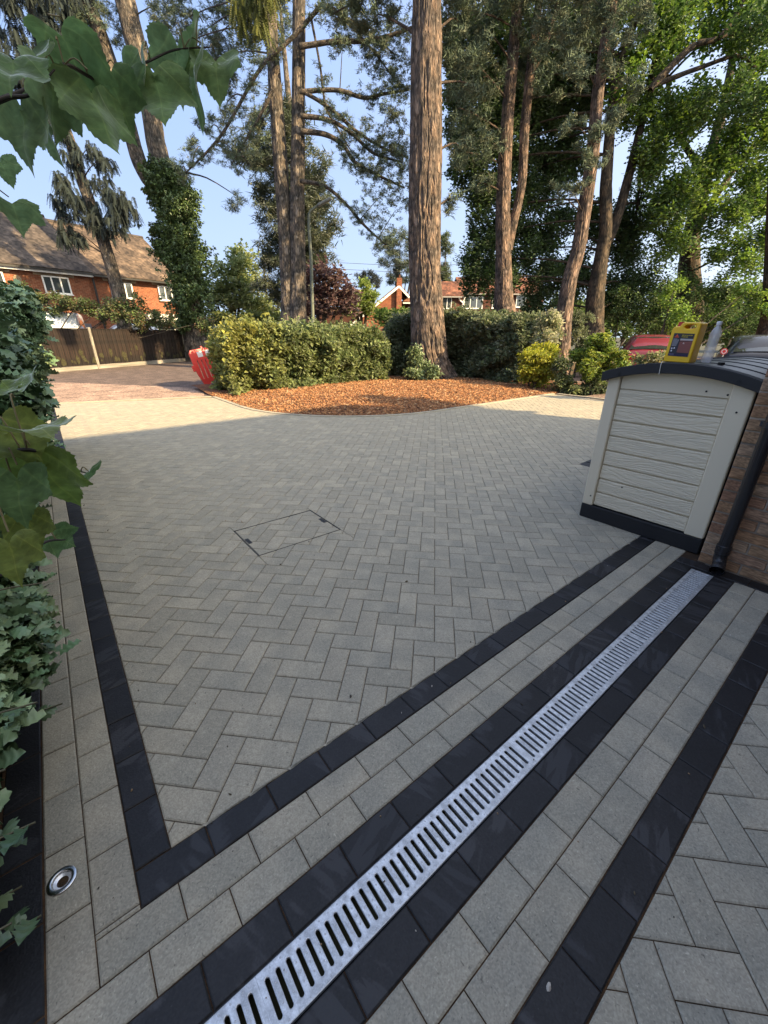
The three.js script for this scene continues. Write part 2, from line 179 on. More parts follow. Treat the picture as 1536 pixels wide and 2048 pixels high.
  oakCrown: [[4.05,6.32,-21.0,0.64,0.86,0.75],[4.8,5.42,-21.0,1.09,0.87,0.98],[4.23,4.48,-21.0,0.89,0.89,0.89],[4.09,3.71,-21.0,0.68,0.68,0.68],[5.22,3.71,-21.0,0.91,0.91,0.91],[6.0,6.15,-21.0,1.07,1.07,1.07],[6.41,4.87,-21.0,1.11,0.88,0.99],[7.26,3.72,-21.0,1.13,0.91,1.02],[7.19,2.71,-21.0,0.93,0.7,0.81],[7.38,5.61,-21.0,0.87,0.87,0.87],[6.01,7.52,-21.0,1.25,1.04,1.14],[4.35,7.51,-21.0,1.04,1.25,1.14],[4.59,8.96,-21.0,1.2,1.2,1.2],[3.65,8.33,-21.0,0.82,1.02,0.92],[3.08,7.84,-21.0,0.41,0.82,0.62],[6.63,8.81,-21.0,1.01,1.21,1.11],[5.62,10.16,-21.0,1.17,1.17,1.17],[3.87,10.16,-21.0,1.17,1.17,1.17],[7.41,7.85,-21.0,1.03,1.03,1.03],[10.29,5.26,-21.0,1.31,1.1,1.21],[11.11,3.73,-21.0,1.13,1.13,1.13],[10.89,6.34,-21.0,1.07,1.07,1.07],[8.62,3.72,-21.0,0.91,1.13,1.02],[10.62,2.92,-21.0,0.92,0.92,0.92],[4.28,11.56,-21.0,1.31,1.31,1.31],[6.39,11.3,-21.0,1.32,1.32,1.32],[7.98,11.84,-21.0,1.12,1.12,1.12],[7.56,10.17,-21.0,0.97,0.97,0.97],[2.8,11.29,-21.0,0.76,1.7,1.23],[2.94,9.56,-21.0,0.59,1.19,0.89],[8.83,5.98,-21.0,0.65,0.86,0.75],[7.43,9.87,-21.0,0.78,1.18,0.98]],
  limeCrown: [[10.3,7.69,-19.0,0.92,0.92,0.92],[11.59,6.5,-19.0,1.14,0.95,1.05],[12.43,7.41,-19.0,1.11,0.93,1.02],[13.33,7.99,-19.0,1.1,1.1,1.1],[10.82,5.87,-19.0,0.97,0.97,0.97],[13.05,5.56,-19.0,1.17,0.78,0.97],[14.18,6.2,-19.0,0.96,0.96,0.96],[11.39,4.56,-19.0,0.8,0.8,0.8],[13.91,4.23,-19.0,1.01,0.81,0.91],[14.98,4.57,-19.0,0.8,1.0,0.9],[10.34,8.81,-19.0,0.89,0.71,0.8],[11.5,9.08,-19.0,1.06,0.89,0.98],[12.82,9.35,-19.0,0.88,0.7,0.79],[9.38,8.4,-19.0,0.9,1.08,0.99],[9.17,10.49,-19.0,1.02,1.02,1.02],[10.17,11.1,-19.0,1.0,0.84,0.92],[11.51,11.1,-19.0,1.0,0.84,0.92],[12.87,10.62,-19.0,0.85,0.85,0.85],[12.41,11.8,-19.0,1.15,0.82,0.98],[10.18,12.14,-19.0,1.46,0.81,1.14],[14.71,7.27,-19.0,1.12,1.49,1.3],[14.23,9.36,-19.0,1.06,1.41,1.23],[8.36,9.6,-19.0,0.87,1.05,0.96],[8.0,11.09,-19.0,1.0,0.84,0.92],[9.68,7.25,-19.0,0.75,0.75,0.75]],
  pineATuft: [[2.92,10.09,-17.5,0.78,0.93,0.85],[2.52,9.29,-17.5,0.48,0.64,0.56],[3.36,8.94,-17.5,0.64,0.64,0.64],[2.78,8.21,-17.5,0.66,0.66,0.66],[3.37,7.31,-17.5,0.68,0.68,0.68],[2.7,7.17,-17.5,0.41,0.68,0.54],[4.94,10.1,-17.5,0.78,0.78,0.78],[4.41,10.54,-17.5,0.92,0.61,0.77],[5.29,8.95,-17.5,0.64,0.64,0.64],[1.96,10.53,-17.5,0.77,0.61,0.69],[3.11,11.17,-17.5,1.35,0.75,1.05],[5.36,11.18,-17.5,1.2,0.75,0.97],[3.31,6.22,-17.5,0.52,0.35,0.44]],
  pineBTuft: [[5.15,5.32,-14.0,0.53,0.33,0.43],[5.05,5.09,-14.0,0.37,0.25,0.31],[5.47,6.14,-14.0,0.46,0.41,0.43],[5.76,6.66,-14.0,0.45,0.35,0.4],[6.07,6.76,-14.0,0.4,0.24,0.32],[5.76,5.71,-14.0,0.36,0.36,0.36],[5.05,6.55,-14.0,0.4,0.32,0.36],[4.93,7.82,-14.0,0.51,0.51,0.51],[5.8,7.91,-14.0,0.38,0.51,0.44],[6.06,8.37,-14.0,0.62,0.5,0.56],[5.25,9.22,-14.0,0.96,0.6,0.78],[6.44,7.35,-14.0,0.39,0.39,0.39]],
  greenTree: [[-13.83,5.71,-40.0,1.47,1.3,1.38],[-12.03,6.28,-40.0,1.55,1.63,1.59],[-13.63,4.17,-40.0,2.02,1.32,1.67],[-11.43,4.18,-40.0,1.58,1.5,1.54],[-14.95,4.17,-40.0,1.06,1.32,1.19],[-12.33,7.2,-40.0,0.94,0.94,0.94],[-10.64,3.4,-40.0,1.33,0.89,1.11]],
  plum: [[-4.49,4.37,-30.0,0.91,1.11,1.01],[-3.56,4.71,-30.0,0.97,0.91,0.94],[-2.68,3.86,-30.0,0.98,0.85,0.92],[-3.96,3.36,-30.0,1.45,0.86,1.16],[-2.31,3.07,-30.0,0.73,0.66,0.7],[-4.9,3.15,-30.0,0.86,0.86,0.86]],
  limeShrub: [[-1.93,4.36,-37.0,0.89,0.89,0.89],[-1.41,3.83,-37.0,0.73,0.98,0.86],[-2.36,3.64,-37.0,0.74,0.98,0.86]],
  farPine: [[-2.58,9.69,-75.0,2.11,1.13,1.62],[-3.63,10.11,-75.0,1.29,0.65,0.97],[-1.21,9.41,-75.0,1.14,0.97,1.05]],
  farPine2: [[1.94,12.12,-62.0,2.47,1.69,2.08],[1.31,10.45,-62.0,2.63,1.32,1.98],[3.0,9.03,-62.0,1.73,1.6,1.66],[1.34,8.44,-62.0,1.34,1.07,1.2],[4.5,13.22,-62.0,1.93,1.29,1.61]],
  farTree3: [[7.66,11.8,-60.0,0.88,1.51,1.2],[7.58,9.08,-60.0,0.9,1.67,1.29],[8.11,7.96,-60.0,0.65,0.91,0.78]],
  gardenL: [[-17.27,2.86,-21.5,1.18,0.52,0.85],[-15.89,2.76,-21.5,1.04,0.47,0.76],[-14.49,2.66,-21.5,0.95,0.43,0.69],[-13.36,2.45,-21.5,0.95,0.53,0.74],[-12.45,2.28,-21.5,0.96,0.62,0.79],[-11.55,2.03,-21.5,0.87,0.48,0.67],[-10.59,2.03,-21.5,0.63,0.43,0.53],[-17.1,2.0,-21.5,1.45,0.58,1.01],[-11.88,2.67,-21.5,0.57,0.48,0.52],[-8.7,1.82,-21.5,0.48,0.34,0.41],[-17.59,3.27,-21.5,0.7,0.38,0.54]],
  yellowBack: [[-13.29,2.46,-36.0,1.21,0.56,0.89],[-10.87,2.47,-36.0,1.37,0.48,0.93],[-9.25,2.48,-36.0,1.21,0.48,0.85]],
  frontCut: [[0.57,2.55,-33.0,1.11,0.44,0.77],[-0.35,2.55,-33.0,0.52,0.44,0.48],[1.49,2.42,-33.0,0.66,0.59,0.63]],
  laurel: [[10.38,2.66,-20.0,1.1,0.88,0.99],[11.65,2.86,-20.0,1.1,1.01,1.05],[12.75,2.86,-20.0,1.01,1.1,1.05],[14.41,2.47,-20.0,1.11,0.89,1.0],[15.88,2.08,-20.0,1.12,0.67,0.89],[16.92,2.28,-20.0,0.67,0.67,0.67],[11.02,1.86,-20.0,1.12,0.54,0.83],[14.59,3.26,-20.0,0.87,0.74,0.81],[12.82,1.87,-20.0,0.9,0.67,0.79],[16.93,1.68,-20.0,0.68,0.54,0.61]],
  woodEdge: [[16.12,2.39,-30.0,2.01,1.34,1.68],[18.71,2.7,-30.0,2.0,1.54,1.77],[21.38,2.71,-30.0,2.0,1.54,1.77],[23.61,3.01,-30.0,1.99,1.66,1.83],[25.93,3.02,-30.0,1.99,1.66,1.83],[14.44,2.38,-30.0,1.68,1.34,1.51],[12.1,2.37,-30.0,1.68,1.34,1.51],[28.26,3.03,-30.0,1.99,1.99,1.99],[23.08,1.65,-30.0,2.37,0.88,1.63],[26.13,1.66,-30.0,2.03,0.88,1.46],[20.03,1.63,-30.0,2.04,0.88,1.46]],
  laurelY: [[10.69,2.81,-17.0,0.45,0.56,0.5],[11.34,2.23,-17.0,0.49,0.49,0.49],[10.8,1.8,-17.0,0.38,0.38,0.38],[13.39,2.82,-17.0,0.74,0.3,0.52],[14.16,2.24,-17.0,0.57,0.45,0.51]],
  midShrub: [[6.93,1.76,-15.8,0.43,0.5,0.46],[7.15,1.1,-15.8,0.47,0.43,0.45],[6.98,0.59,-15.8,0.37,0.37,0.37],[7.53,0.6,-15.8,0.37,0.33,0.35]],
  variegated: [[4.61,1.68,-12.6,0.37,0.34,0.35],[4.53,1.29,-12.6,0.26,0.32,0.29],[4.87,1.43,-12.6,0.2,0.34,0.27]],
  footIvy: [[1.05,0.47,-13.6,0.38,0.38,0.38],[1.37,0.32,-13.6,0.35,0.29,0.32],[0.94,0.24,-13.6,0.29,0.22,0.26],[0.98,0.98,-13.6,0.19,0.31,0.25]],
  yellowShrub: [[4.2,0.92,-11.9,0.49,0.33,0.41],[3.97,0.66,-11.9,0.28,0.39,0.33],[4.52,0.66,-11.9,0.33,0.33,0.33],[4.28,0.4,-11.9,0.42,0.28,0.35]],
  lightShrub: [[5.59,1.07,-11.3,0.6,0.29,0.44],[5.25,0.83,-11.3,0.45,0.31,0.38],[5.97,0.85,-11.3,0.45,0.29,0.37],[5.64,0.58,-11.3,0.61,0.26,0.44],[5.54,1.31,-11.3,0.33,0.18,0.26]],
  lowShrub: [[4.81,0.25,-11.4,0.27,0.22,0.24],[5.17,0.12,-11.4,0.41,0.19,0.3],[5.77,0.19,-11.4,0.41,0.24,0.32],[4.68,0.57,-11.4,0.19,0.32,0.25],[6.07,0.06,-11.4,0.27,0.14,0.2]],
  lidShrub: [[5.74,0.9,-9.5,0.26,0.11,0.19],[6.01,0.95,-9.5,0.2,0.11,0.15],[6.29,0.93,-9.5,0.22,0.11,0.17]],
  redCar: [[8.5,1.15,-14.0]],
  darkCar: [[10.16,1.19,-12.0]],
  sign: [[8.59,1.06,-11.0]],
  whiteCar: [[-14.58,2.0,-21.0]],
  whiteCar2: [[-13.48,2.05,-27.0]],
  pole: [[-15.56,3.19,-60.0,0.148],[-15.13,7.59,-60.0,0.13]],
  gable: [[-2.75,2.68,-45.0],[1.33,5.54,-45.0],[2.08,4.93,-45.0],[1.13,6.22,-45.0],[1.61,6.22,-45.0],[-1.71,5.01,-45.0],[1.33,5.54,-45.0],[-2.45,5.0,-45.0],[1.28,2.79,-45.0],[2.59,4.58,-45.0]],
  h3: [[2.79,3.95,-50.0],[6.31,5.34,-50.0],[8.1,5.54,-50.0],[6.51,6.54,-50.0],[9.44,7.06,-50.0],[8.43,6.26,-50.0],[6.38,4.26,-50.0],[7.29,5.44,-50.0],[8.76,5.54,-50.0],[10.95,4.48,-50.0],[16.62,5.95,-50.0],[16.87,4.4,-50.0],[14.78,5.46,-50.0],[15.75,4.49,-50.0],[8.98,6.16,-50.0]],
  leafUp: [[-0.583,1.82,-0.902,0.16],[-0.546,1.858,-0.97,0.15],[-0.548,1.764,-0.886,0.17],[-0.503,1.757,-0.915,0.18],[-0.508,1.82,-1.007,0.17],[-0.482,1.87,-1.058,0.15],[-0.435,1.832,-1.035,0.17],[-0.428,1.919,-1.117,0.14],[-0.389,1.878,-1.092,0.16],[-0.341,1.903,-1.097,0.14],[-0.387,1.949,-1.118,0.12],[-0.603,1.725,-0.865,0.17],[-0.607,1.741,-0.919,0.15],[-0.53,1.757,-0.774,0.15],[-0.769,1.649,-1.02,0.16],[-0.76,1.716,-1.009,0.1]],
  leafMid: [[-0.554,1.345,-0.641,0.1],[-0.485,1.294,-0.56,0.16],[-0.532,1.268,-0.581,0.15],[-0.509,1.206,-0.582,0.17],[-0.506,1.214,-0.518,0.15],[-0.564,1.17,-0.726,0.12],[-0.527,1.142,-0.539,0.13],[-0.591,1.063,-0.658,0.1],[-0.474,1.153,-0.446,0.12]],
  brUp: [[[-0.703,1.694,-0.797],[-0.612,1.749,-0.849],[-0.561,1.789,-0.892],[-0.541,1.825,-0.926],[-0.523,1.835,-0.993],[-0.463,1.888,-1.058],[-0.416,1.924,-1.096],[-0.352,1.936,-1.113]],[[-0.697,1.657,-0.814],[-0.601,1.743,-0.833],[-0.565,1.757,-0.852],[-0.533,1.799,-0.88]]],
  brMid: [[[-0.589,1.268,-0.522],[-0.549,1.254,-0.561],[-0.524,1.252,-0.583],[-0.53,1.213,-0.635],[-0.564,1.17,-0.726]],[[-0.569,1.099,-0.469],[-0.582,1.075,-0.521],[-0.578,1.084,-0.608],[-0.588,1.062,-0.66]]]
};
// ------------------------------------------------------------------ ground
const mGround = mat(lin(0.08, 0.08, 0.04), 1, { map: rep(tNoise, 60, 60) });
{ const g = new THREE.PlaneGeometry(700, 700); g.rotateX(-Math.PI / 2); g.translate(0, -0.06, -60); struct('ground', g, mGround); }
const flat = (poly, y, mtl, name, s = 1) => {                              // a level sheet from a world outline, uv in metres
  const sh = new THREE.Shape(poly.map(p => new THREE.Vector2(p[0], -p[1]))), g = new THREE.ShapeGeometry(sh);
  const uv = g.attributes.uv; for (let i = 0; i < uv.count; i++) uv.setXY(i, uv.getX(i) * s, uv.getY(i) * s);
  g.rotateX(-Math.PI / 2); g.translate(0, y, 0); return struct(name, g, mtl);
};
const DP = (u, m) => { const p = D(u, m); return [p.x, p.z]; };

// ------------------------------------------------------------------ block paving
const mPave = new THREE.MeshStandardMaterial({ color: 0xffffff, roughness: 0.88, map: tSpeck, bumpMap: tSpeckB, bumpScale: 0.0012, vertexColors: true });
const mChar = new THREE.MeshStandardMaterial({ color: 0xffffff, roughness: 0.62, map: tChar, bumpMap: tSpeckB, bumpScale: 0.0010, vertexColors: true });
const mSand = mat(lin(0.58, 0.46, 0.335), 1, { map: rep(tSand, 3, 3) });
const GREY = [[0.525, 0.4723, 0.355], [0.512, 0.4623, 0.3478], [0.54, 0.4844, 0.3622], [0.516, 0.4623, 0.3447], [0.53, 0.4764, 0.3602], [0.5, 0.4553, 0.3467], [0.522, 0.4663, 0.3498]];
const BLUE = [[0.026, 0.026, 0.028], [0.020, 0.020, 0.022], [0.034, 0.033, 0.034], [0.024, 0.0245, 0.027], [0.029, 0.028, 0.029]];
function insetPoly(p, d) {
  const n = p.length, out = [];
  for (let i = 0; i < n; i++) {
    const a = p[(i + n - 1) % n], b = p[i], c = p[(i + 1) % n];
    let e1 = [b[0] - a[0], b[1] - a[1]], e2 = [c[0] - b[0], c[1] - b[1]]; const l1 = Math.hypot(...e1) || 1e-9, l2 = Math.hypot(...e2) || 1e-9;
    e1 = [e1[0] / l1, e1[1] / l1]; e2 = [e2[0] / l2, e2[1] / l2];
    const n1 = [-e1[1], e1[0]], n2 = [-e2[1], e2[0]], k = 1 + n1[0] * n2[0] + n1[1] * n2[1];
    const q = Math.min(3, 1 / Math.max(0.2, k)); out.push([b[0] + (n1[0] + n2[0]) * d * q, b[1] + (n1[1] + n2[1]) * d * q]);
  }
  return out;
}
const area = p => { let s = 0; for (let i = 0; i < p.length; i++) { const a = p[i], b = p[(i + 1) % p.length]; s += a[0] * b[1] - a[1] * b[0]; } return s / 2; };
function clip(p, nx, ny, c) {                                              // keep nx*x + ny*y >= c
  const out = []; for (let i = 0; i < p.length; i++) {
    const a = p[i], b = p[(i + 1) % p.length], da = nx * a[0] + ny * a[1] - c, db = nx * b[0] + ny * b[1] - c;
    if (da >= 0) out.push(a); if ((da >= 0) !== (db >= 0)) { const t = da / (da - db); out.push([a[0] + (b[0] - a[0]) * t, a[1] + (b[1] - a[1]) * t]); }
  }
  const o2 = []; for (const q of out) { const l = o2[o2.length - 1]; if (!l || Math.hypot(q[0] - l[0], q[1] - l[1]) > 5e-4) o2.push(q); }
  if (o2.length > 2 && Math.hypot(o2[0][0] - o2[o2.length - 1][0], o2[0][1] - o2[o2.length - 1][1]) < 5e-4) o2.pop(); return o2;
}
// a block seen from above: (x, y) of the outline is (local x, local -z); top arris chamfered, sides down into the sand
function blockGeo(poly, col, o = {}) {
  const gap = o.gap ?? 0.0014, ch = o.ch ?? 0.0042, dp = 0.03, rot = o.rot ?? R() * 6.28, ox = R() * 7, oy = R() * 7, sc = o.sc ?? 1.7;
  const p0 = insetPoly(poly, gap), p1 = insetPoly(p0, ch); if (area(p1) < 1e-5) return null;
  const n = poly.length, pos = [], uv = [], cs = Math.cos(rot), sn = Math.sin(rot);
  const put = (p, y) => { pos.push(p[0], y, -p[1]); uv.push(ox + (p[0] * cs - p[1] * sn) * sc, oy + (p[0] * sn + p[1] * cs) * sc + y * sc); };
  for (let i = 1; i < n - 1; i++) { put(p1[0], 0); put(p1[i], 0); put(p1[i + 1], 0); }
  for (let i = 0; i < n; i++) { const j = (i + 1) % n; put(p1[i], 0); put(p0[i], -ch * 0.8); put(p0[j], -ch * 0.8); put(p1[i], 0); put(p0[j], -ch * 0.8); put(p1[j], 0);
    put(p0[i], -ch * 0.8); put([p0[i][0], p0[i][1]], -dp); put(p0[j], -dp); put(p0[i], -ch * 0.8); put(p0[j], -dp); put(p0[j], -ch * 0.8); }
  const g = new THREE.BufferGeometry(); g.setAttribute('position', new THREE.Float32BufferAttribute(pos, 3)); g.setAttribute('uv', new THREE.Float32BufferAttribute(uv, 2));
  g.computeVertexNormals(); const k = 0.965 + R() * 0.07; vcol(g, [col[0] * k, col[1] * k, col[2] * k]); return g;
}
const pick = a => a[Math.floor(R() * a.length)];
const rect = (x0, x1, y0, y1) => [[x0, y0], [x1, y0], [x1, y1], [x0, y1]];
const fullVariants = c => Array.from({ length: 14 }, (_, i) => blockGeo(rect(-0.102, 0.102, -0.051, 0.051), c[i % c.length], { rot: Math.floor(R() * 4) * 1.5708 }));
const greyFull = fullVariants(GREY), darkFull = Array.from({ length: 10 }, (_, i) => blockGeo(rect(-0.1, 0.1, -0.0508, 0.0508), BLUE[i % 5], { rot: R() < 0.5 ? 0 : 3.14159, gap: 0.001 }));
function placeBlock(parent, geo, mtl, x, y, ang, name = 'paver') {
  const m = part(name, geo, mtl, parent); m.position.set(x, (R() - 0.5) * 0.0016, -y); m.rotation.set((R() - 0.5) * 0.005, ang, (R() - 0.5) * 0.005); return m;
}
function driveGroup(name) { const g = struct(name); g.matrixAutoUpdate = true; g.setRotationFromMatrix(DRIVE); return g; }
const baked = [];
// kerb curve round the bark bed, in (u, m)
const KERB = [];
for (let i = 0; i <= 4; i++) KERB.push([3.02, 10.6 - i * 0.36]);
{ const cu = 5.95, cm = 8.75, ra = 2.93; for (let i = 0; i <= 16; i++) { const a = Math.PI + i / 16 * Math.PI / 2; KERB.push([cu + ra * Math.cos(a), cm + ra * Math.sin(a)]); } }
KERB.push([7.2, 5.82], [8.6, 5.82], [10.38, 5.82]);
// field edge cuts: a block is kept on the drive side of the nearest kerb piece
function clipKerb(p) {
  let cx = 0, cy = 0; for (const q of p) { cx += q[0] / p.length; cy += q[1] / p.length; }
  if (cx < 2.7 && cy < 10) return p; if (cy < 5.5) return p;
  let best = 1e9, bi = 0; for (let i = 0; i < KERB.length - 1; i++) { const a = KERB[i], b = KERB[i + 1], l = (b[0] - a[0]) ** 2 + (b[1] - a[1]) ** 2; let t = ((cx - a[0]) * (b[0] - a[0]) + (cy - a[1]) * (b[1] - a[1])) / l; t = Math.max(0, Math.min(1, t)); const d = Math.hypot(cx - a[0] - t * (b[0] - a[0]), cy - a[1] - t * (b[1] - a[1])); if (d < best) { best = d; bi = i; } }
  const a = KERB[bi], b = KERB[bi + 1], l = Math.hypot(b[0] - a[0], b[1] - a[1]), nx = (b[1] - a[1]) / l, ny = -(b[0] - a[0]) / l;   // right of travel = towards the drive
  return clip(p, nx, ny, nx * a[0] + ny * a[1] + 0.0);
}
const S2 = Math.SQRT1_2;
// herringbone at 45 degrees: block corners lie on a 0.102 m grid (e1, e2)
function herringbone(test, cut, e10, e20, lo, hi, jlo, jhi) {
  const P = 0.102, out = [];
  for (let i = lo; i <= hi; i++) for (let j = jlo; j <= jhi; j++) {
    const c = (((i + j) % 4) + 4) % 4; if (c !== 3 && c !== 1) continue;
    const a = e10 + i * P, b = e20 + j * P, w = c === 3 ? 2 * P : P, hh = c === 3 ? P : 2 * P;
    const um = (x, y) => [(x + y) * S2, (y - x) * S2];
    const ctr = um(a + w / 2, b + hh / 2); if (!test(ctr[0], ctr[1])) continue;
    const poly = [um(a, b), um(a + w, b), um(a + w, b + hh), um(a, b + hh)];
    for (const pc of cut(poly, ctr)) out.push({ poly: pc.poly, full: pc.full, ctr, horiz: c === 3 });
  }
  return out;
}
const MAN = [0.84, 1.515, 2.459, 2.945];                                   // inspection cover: u0, u1, m0, m1
function layField(group, blocks, maxParts) {
  for (const b of blocks) { const w = D(b.ctr[0], b.ctr[1]); b.d = Math.hypot(w.x, w.z, 1.41) * (b.vis ? 1 : 1); }
  blocks.sort((a, b) => a.d - b.d);
  const rest = [];
  blocks.forEach((b, k) => {
    const far = k >= maxParts, ang = b.horiz ? -Math.PI / 4 : Math.PI / 4;
    if (b.full && !far) { placeBlock(group, pick(greyFull), mPave, b.ctr[0], b.ctr[1], ang); return; }
    if (b.full) { const g = pick(greyFull).clone(); g.rotateX((R() - 0.5) * 0.009); g.rotateZ((R() - 0.5) * 0.009); g.rotateY(ang); g.translate(b.ctr[0], (R() - 0.5) * 0.002, -b.ctr[1]); rest.push(g); return; }
    const g = blockGeo(b.poly.map(q => [q[0] - b.ctr[0], q[1] - b.ctr[1]]), pick(GREY)); if (!g) return;
    if (far) { g.translate(b.ctr[0], (R() - 0.5) * 0.0016, -b.ctr[1]); rest.push(g); } else placeBlock(group, g, mPave, b.ctr[0], b.ctr[1], 0);
  });
  if (rest.length) { const m = part('far_pavers', mergeGeometries(rest), mPave, group); m.userData.kind = 'stuff'; }
}
const inside = (poly, ctr, cuts) => {                                      // clip by a list of half planes; tell whether it stayed whole
  const a0 = area(poly); let p = poly; for (const [nx, ny, c] of cuts) { p = clip(p, nx, ny, c); if (p.length < 3) return []; }
  p = clipKerb(p); if (p.length < 3) return []; const a = area(p); if (a < 4e-4) return []; return [{ poly: p, full: a > a0 * 0.985 }];
};
function cutCover(list) {                                                  // the recessed cover's frame runs straight through the blocks
  const [u0, u1, m0, m1] = MAN, g = 0.004, out = [];
  for (const pc of list) {
    let p = pc.poly, split = false; const xs = p.map(q => q[0]), ys = p.map(q => q[1]);
    if (Math.max(...xs) < u0 || Math.min(...xs) > u1 || Math.max(...ys) < m0 || Math.min(...ys) > m1) { out.push(pc); continue; }
    let inn = p; const bits = [];
    for (const [nx, ny, c] of [[1, 0, u0], [-1, 0, -u1], [0, 1, m0], [0, -1, -m1]]) {
      const o = clip(inn, -nx, -ny, -c); inn = clip(inn, nx, ny, c); if (o.length > 2 && area(o) > 2e-4) { bits.push(o); split = true; } if (inn.length < 3) break;
    }
    if (inn.length > 2) for (const [nx, ny, c] of [[1, 0, u0], [-1, 0, -u1], [0, 1, m0], [0, -1, -m1]]) if (inn.length > 2) inn = clip(inn, nx, ny, c + g);
    if (inn.length > 2 && area(inn) > 2e-4) bits.push(inn);
    if (!split) out.push(pc); else for (const b of bits) out.push({ poly: b, full: false });
  }
  return out;
}
{
  const field = driveGroup('driveway_paving');
  const L = 10.38;
  const far = (u) => 11.60 - 0.356 * u;                                    // outer edge towards the road
  const cuts = [[1, 0, -0.060], [0, 1, 0.945], [-1, 0, -L + 0.1], [-0.335, -0.942, -0.942 * 11.58]];
  const test = (u, m) => u > -0.25 && m > 0.75 && u < L + 0.2 && m < far(u) + 0.3 && !(u > 3.4 && m < 0.9) && !(u > 6.3 && m > 6.2) && !(u > 3.3 && u + m > 30);
  const bl = herringbone(test, (p, c) => cutCover(inside(p, c, cuts)), -0.029, 0.798, -90, 80, -5, 130);
  layField(field, bl, 300);
  // sheet of jointing sand under every block
  flat([DP(-0.47, 0.538), DP(3.18, 0.538), DP(3.18, 0.5), DP(10.6, 0.5), DP(10.6, 5.9), DP(6, 5.9), DP(4.0, 6.7), DP(3.1, 8.3), DP(3.05, 10.7), DP(-0.47, 11.9)], -0.0058, mSand, 'jointing_sand', 1.2);
  flat([DP(-1.7, 0.538), DP(-1.7, 0.9), DP(-0.48, 0.9), DP(-0.48, 0.538)], -0.0058, mSand, 'jointing_sand', 1.2);
  flat([DP(-1.7, -6), DP(3.18, -6), DP(3.18, 0.409), DP(-1.7, 0.409)], -0.0058, mSand, 'jointing_sand', 1.2);
}
{
  const g = driveGroup('porch_paving');                                    // the second herringbone field, towards the house
  const cuts = [[0, -1, -0.001], [-1, 0, -3.062]];
  const P = 0.102, e10 = 0.018, e20 = -0.031;
  const bl = herringbone((u, m) => m < 0.12 && m > -1.7 && u < 3.2 && u > -1.2, (p, c) => { let q = p; const a0 = area(p); for (const [nx, ny, k] of cuts) { q = clip(q, nx, ny, k); if (q.length < 3) return []; } const a = area(q); return a < 4e-4 ? [] : [{ poly: q, full: a > a0 * 0.985 }]; }, e10, e20, -30, 40, -30, 40);
  layField(g, bl, 280);
}
// straight courses beside the drain (along u) and down the left side (along m)
function courseU(g, m0, m1, ua, ub, phase, geos, colours, mtl) {
  const Lb = 0.2005; let k = Math.floor((ua - phase) / Lb);
  for (; phase + k * Lb < ub; k++) {
    const a = Math.max(ua, phase + k * Lb), b = Math.min(ub, phase + (k + 1) * Lb); if (b - a < 0.006) continue;
    const w = b - a, c = (a + b) / 2, mm = (m0 + m1) / 2;
    const geo = blockGeo(rect(-w / 2, w / 2, -(m1 - m0) / 2, (m1 - m0) / 2), pick(colours), { gap: mtl === mChar ? 0.0014 : 0.0016, rot: Math.floor(R() * 4) * 1.5708, ch: mtl === mChar ? 0.0036 : 0.0045 });
    if (geo) placeBlock(g, geo, mtl, c, mm, 0);
  }
}
function courseM(g, u0, u1, ma, mb, phase, colours, mtl) {
  const Lb = 0.2005; let k = Math.floor((ma - phase) / Lb);
  for (; phase + k * Lb < mb; k++) {
    const a = Math.max(ma, phase + k * Lb), b = Math.min(mb, phase + (k + 1) * Lb); if (b - a < 0.006) continue;
    if (u0 === -0.360 && a < 1.0 && b > 1.1) { holedPaver(g, u0, u1, a, b); continue; }
    const geo = blockGeo(rect(-(u1 - u0) / 2, (u1 - u0) / 2, -(b - a) / 2, (b - a) / 2), pick(colours), { gap: 0.0015, rot: (Math.floor(R() * 2) * 2 + 1) * 1.5708, ch: mtl === mChar ? 0.0036 : 0.0045 });
    if (geo) placeBlock(g, geo, mtl, (u0 + u1) / 2, (a + b) / 2, 0);
  }
}
function holedPaver(g, u0, u1, a, b) {                                    // the one block cored for the ground light
  const w = (u1 - u0) / 2 - 0.0055, l = (b - a) / 2 - 0.0055, s = new THREE.Shape([[-w, -l], [w, -l], [w, l], [-w, l]].map(q => new THREE.Vector2(...q))), h = new THREE.Path(); h.absarc(-0.319 - (u0 + u1) / 2, 1.048 - (a + b) / 2, 0.030, 0, Math.PI * 2, true); s.holes.push(h);
  const geo = new THREE.ExtrudeGeometry(s, { depth: 0.03, bevelEnabled: true, bevelSize: 0.004, bevelThickness: 0.0034, bevelSegments: 1, curveSegments: 24 }); geo.rotateX(-Math.PI / 2); geo.translate(0, -0.0334, 0); const uv = geo.attributes.uv; for (let i = 0; i < uv.count; i++) uv.setXY(i, uv.getX(i) * 1.7, uv.getY(i) * 1.7); vcol(geo, GREY[1]); const m = part('paver', geo, mPave, g, 'grey paver cored for the ground light'); m.position.set((u0 + u1) / 2, 0, -(a + b) / 2);
}
const cBand = driveGroup('charcoal_border'), gBand = driveGroup('grey_border'), dBand = driveGroup('drain_surround');
courseU(cBand, 0.843, 0.945, -0.157, 4.4, 0.038, null, BLUE, mChar);
courseM(cBand, -0.157, -0.060, 0.945, 11.45, 0.946, BLUE, mChar);
courseU(gBand, 0.742, 0.843, -0.260, 4.4, 0.136, null, GREY, mPave);
courseU(gBand, 0.641, 0.742, -0.360, 4.4, 0.044, null, GREY, mPave);
courseM(gBand, -0.260, -0.157, 0.843, 11.45, 1.058, GREY, mPave);
courseM(gBand, -0.360, -0.260, 0.742, 11.45, 0.943, GREY, mPave);
courseU(dBand, 0.537, 0.641, -1.6, 3.06, 0.139, null, BLUE, mChar);
courseU(dBand, 0.312, 0.410, -1.6, 3.06, 0.006, null, BLUE, mChar);
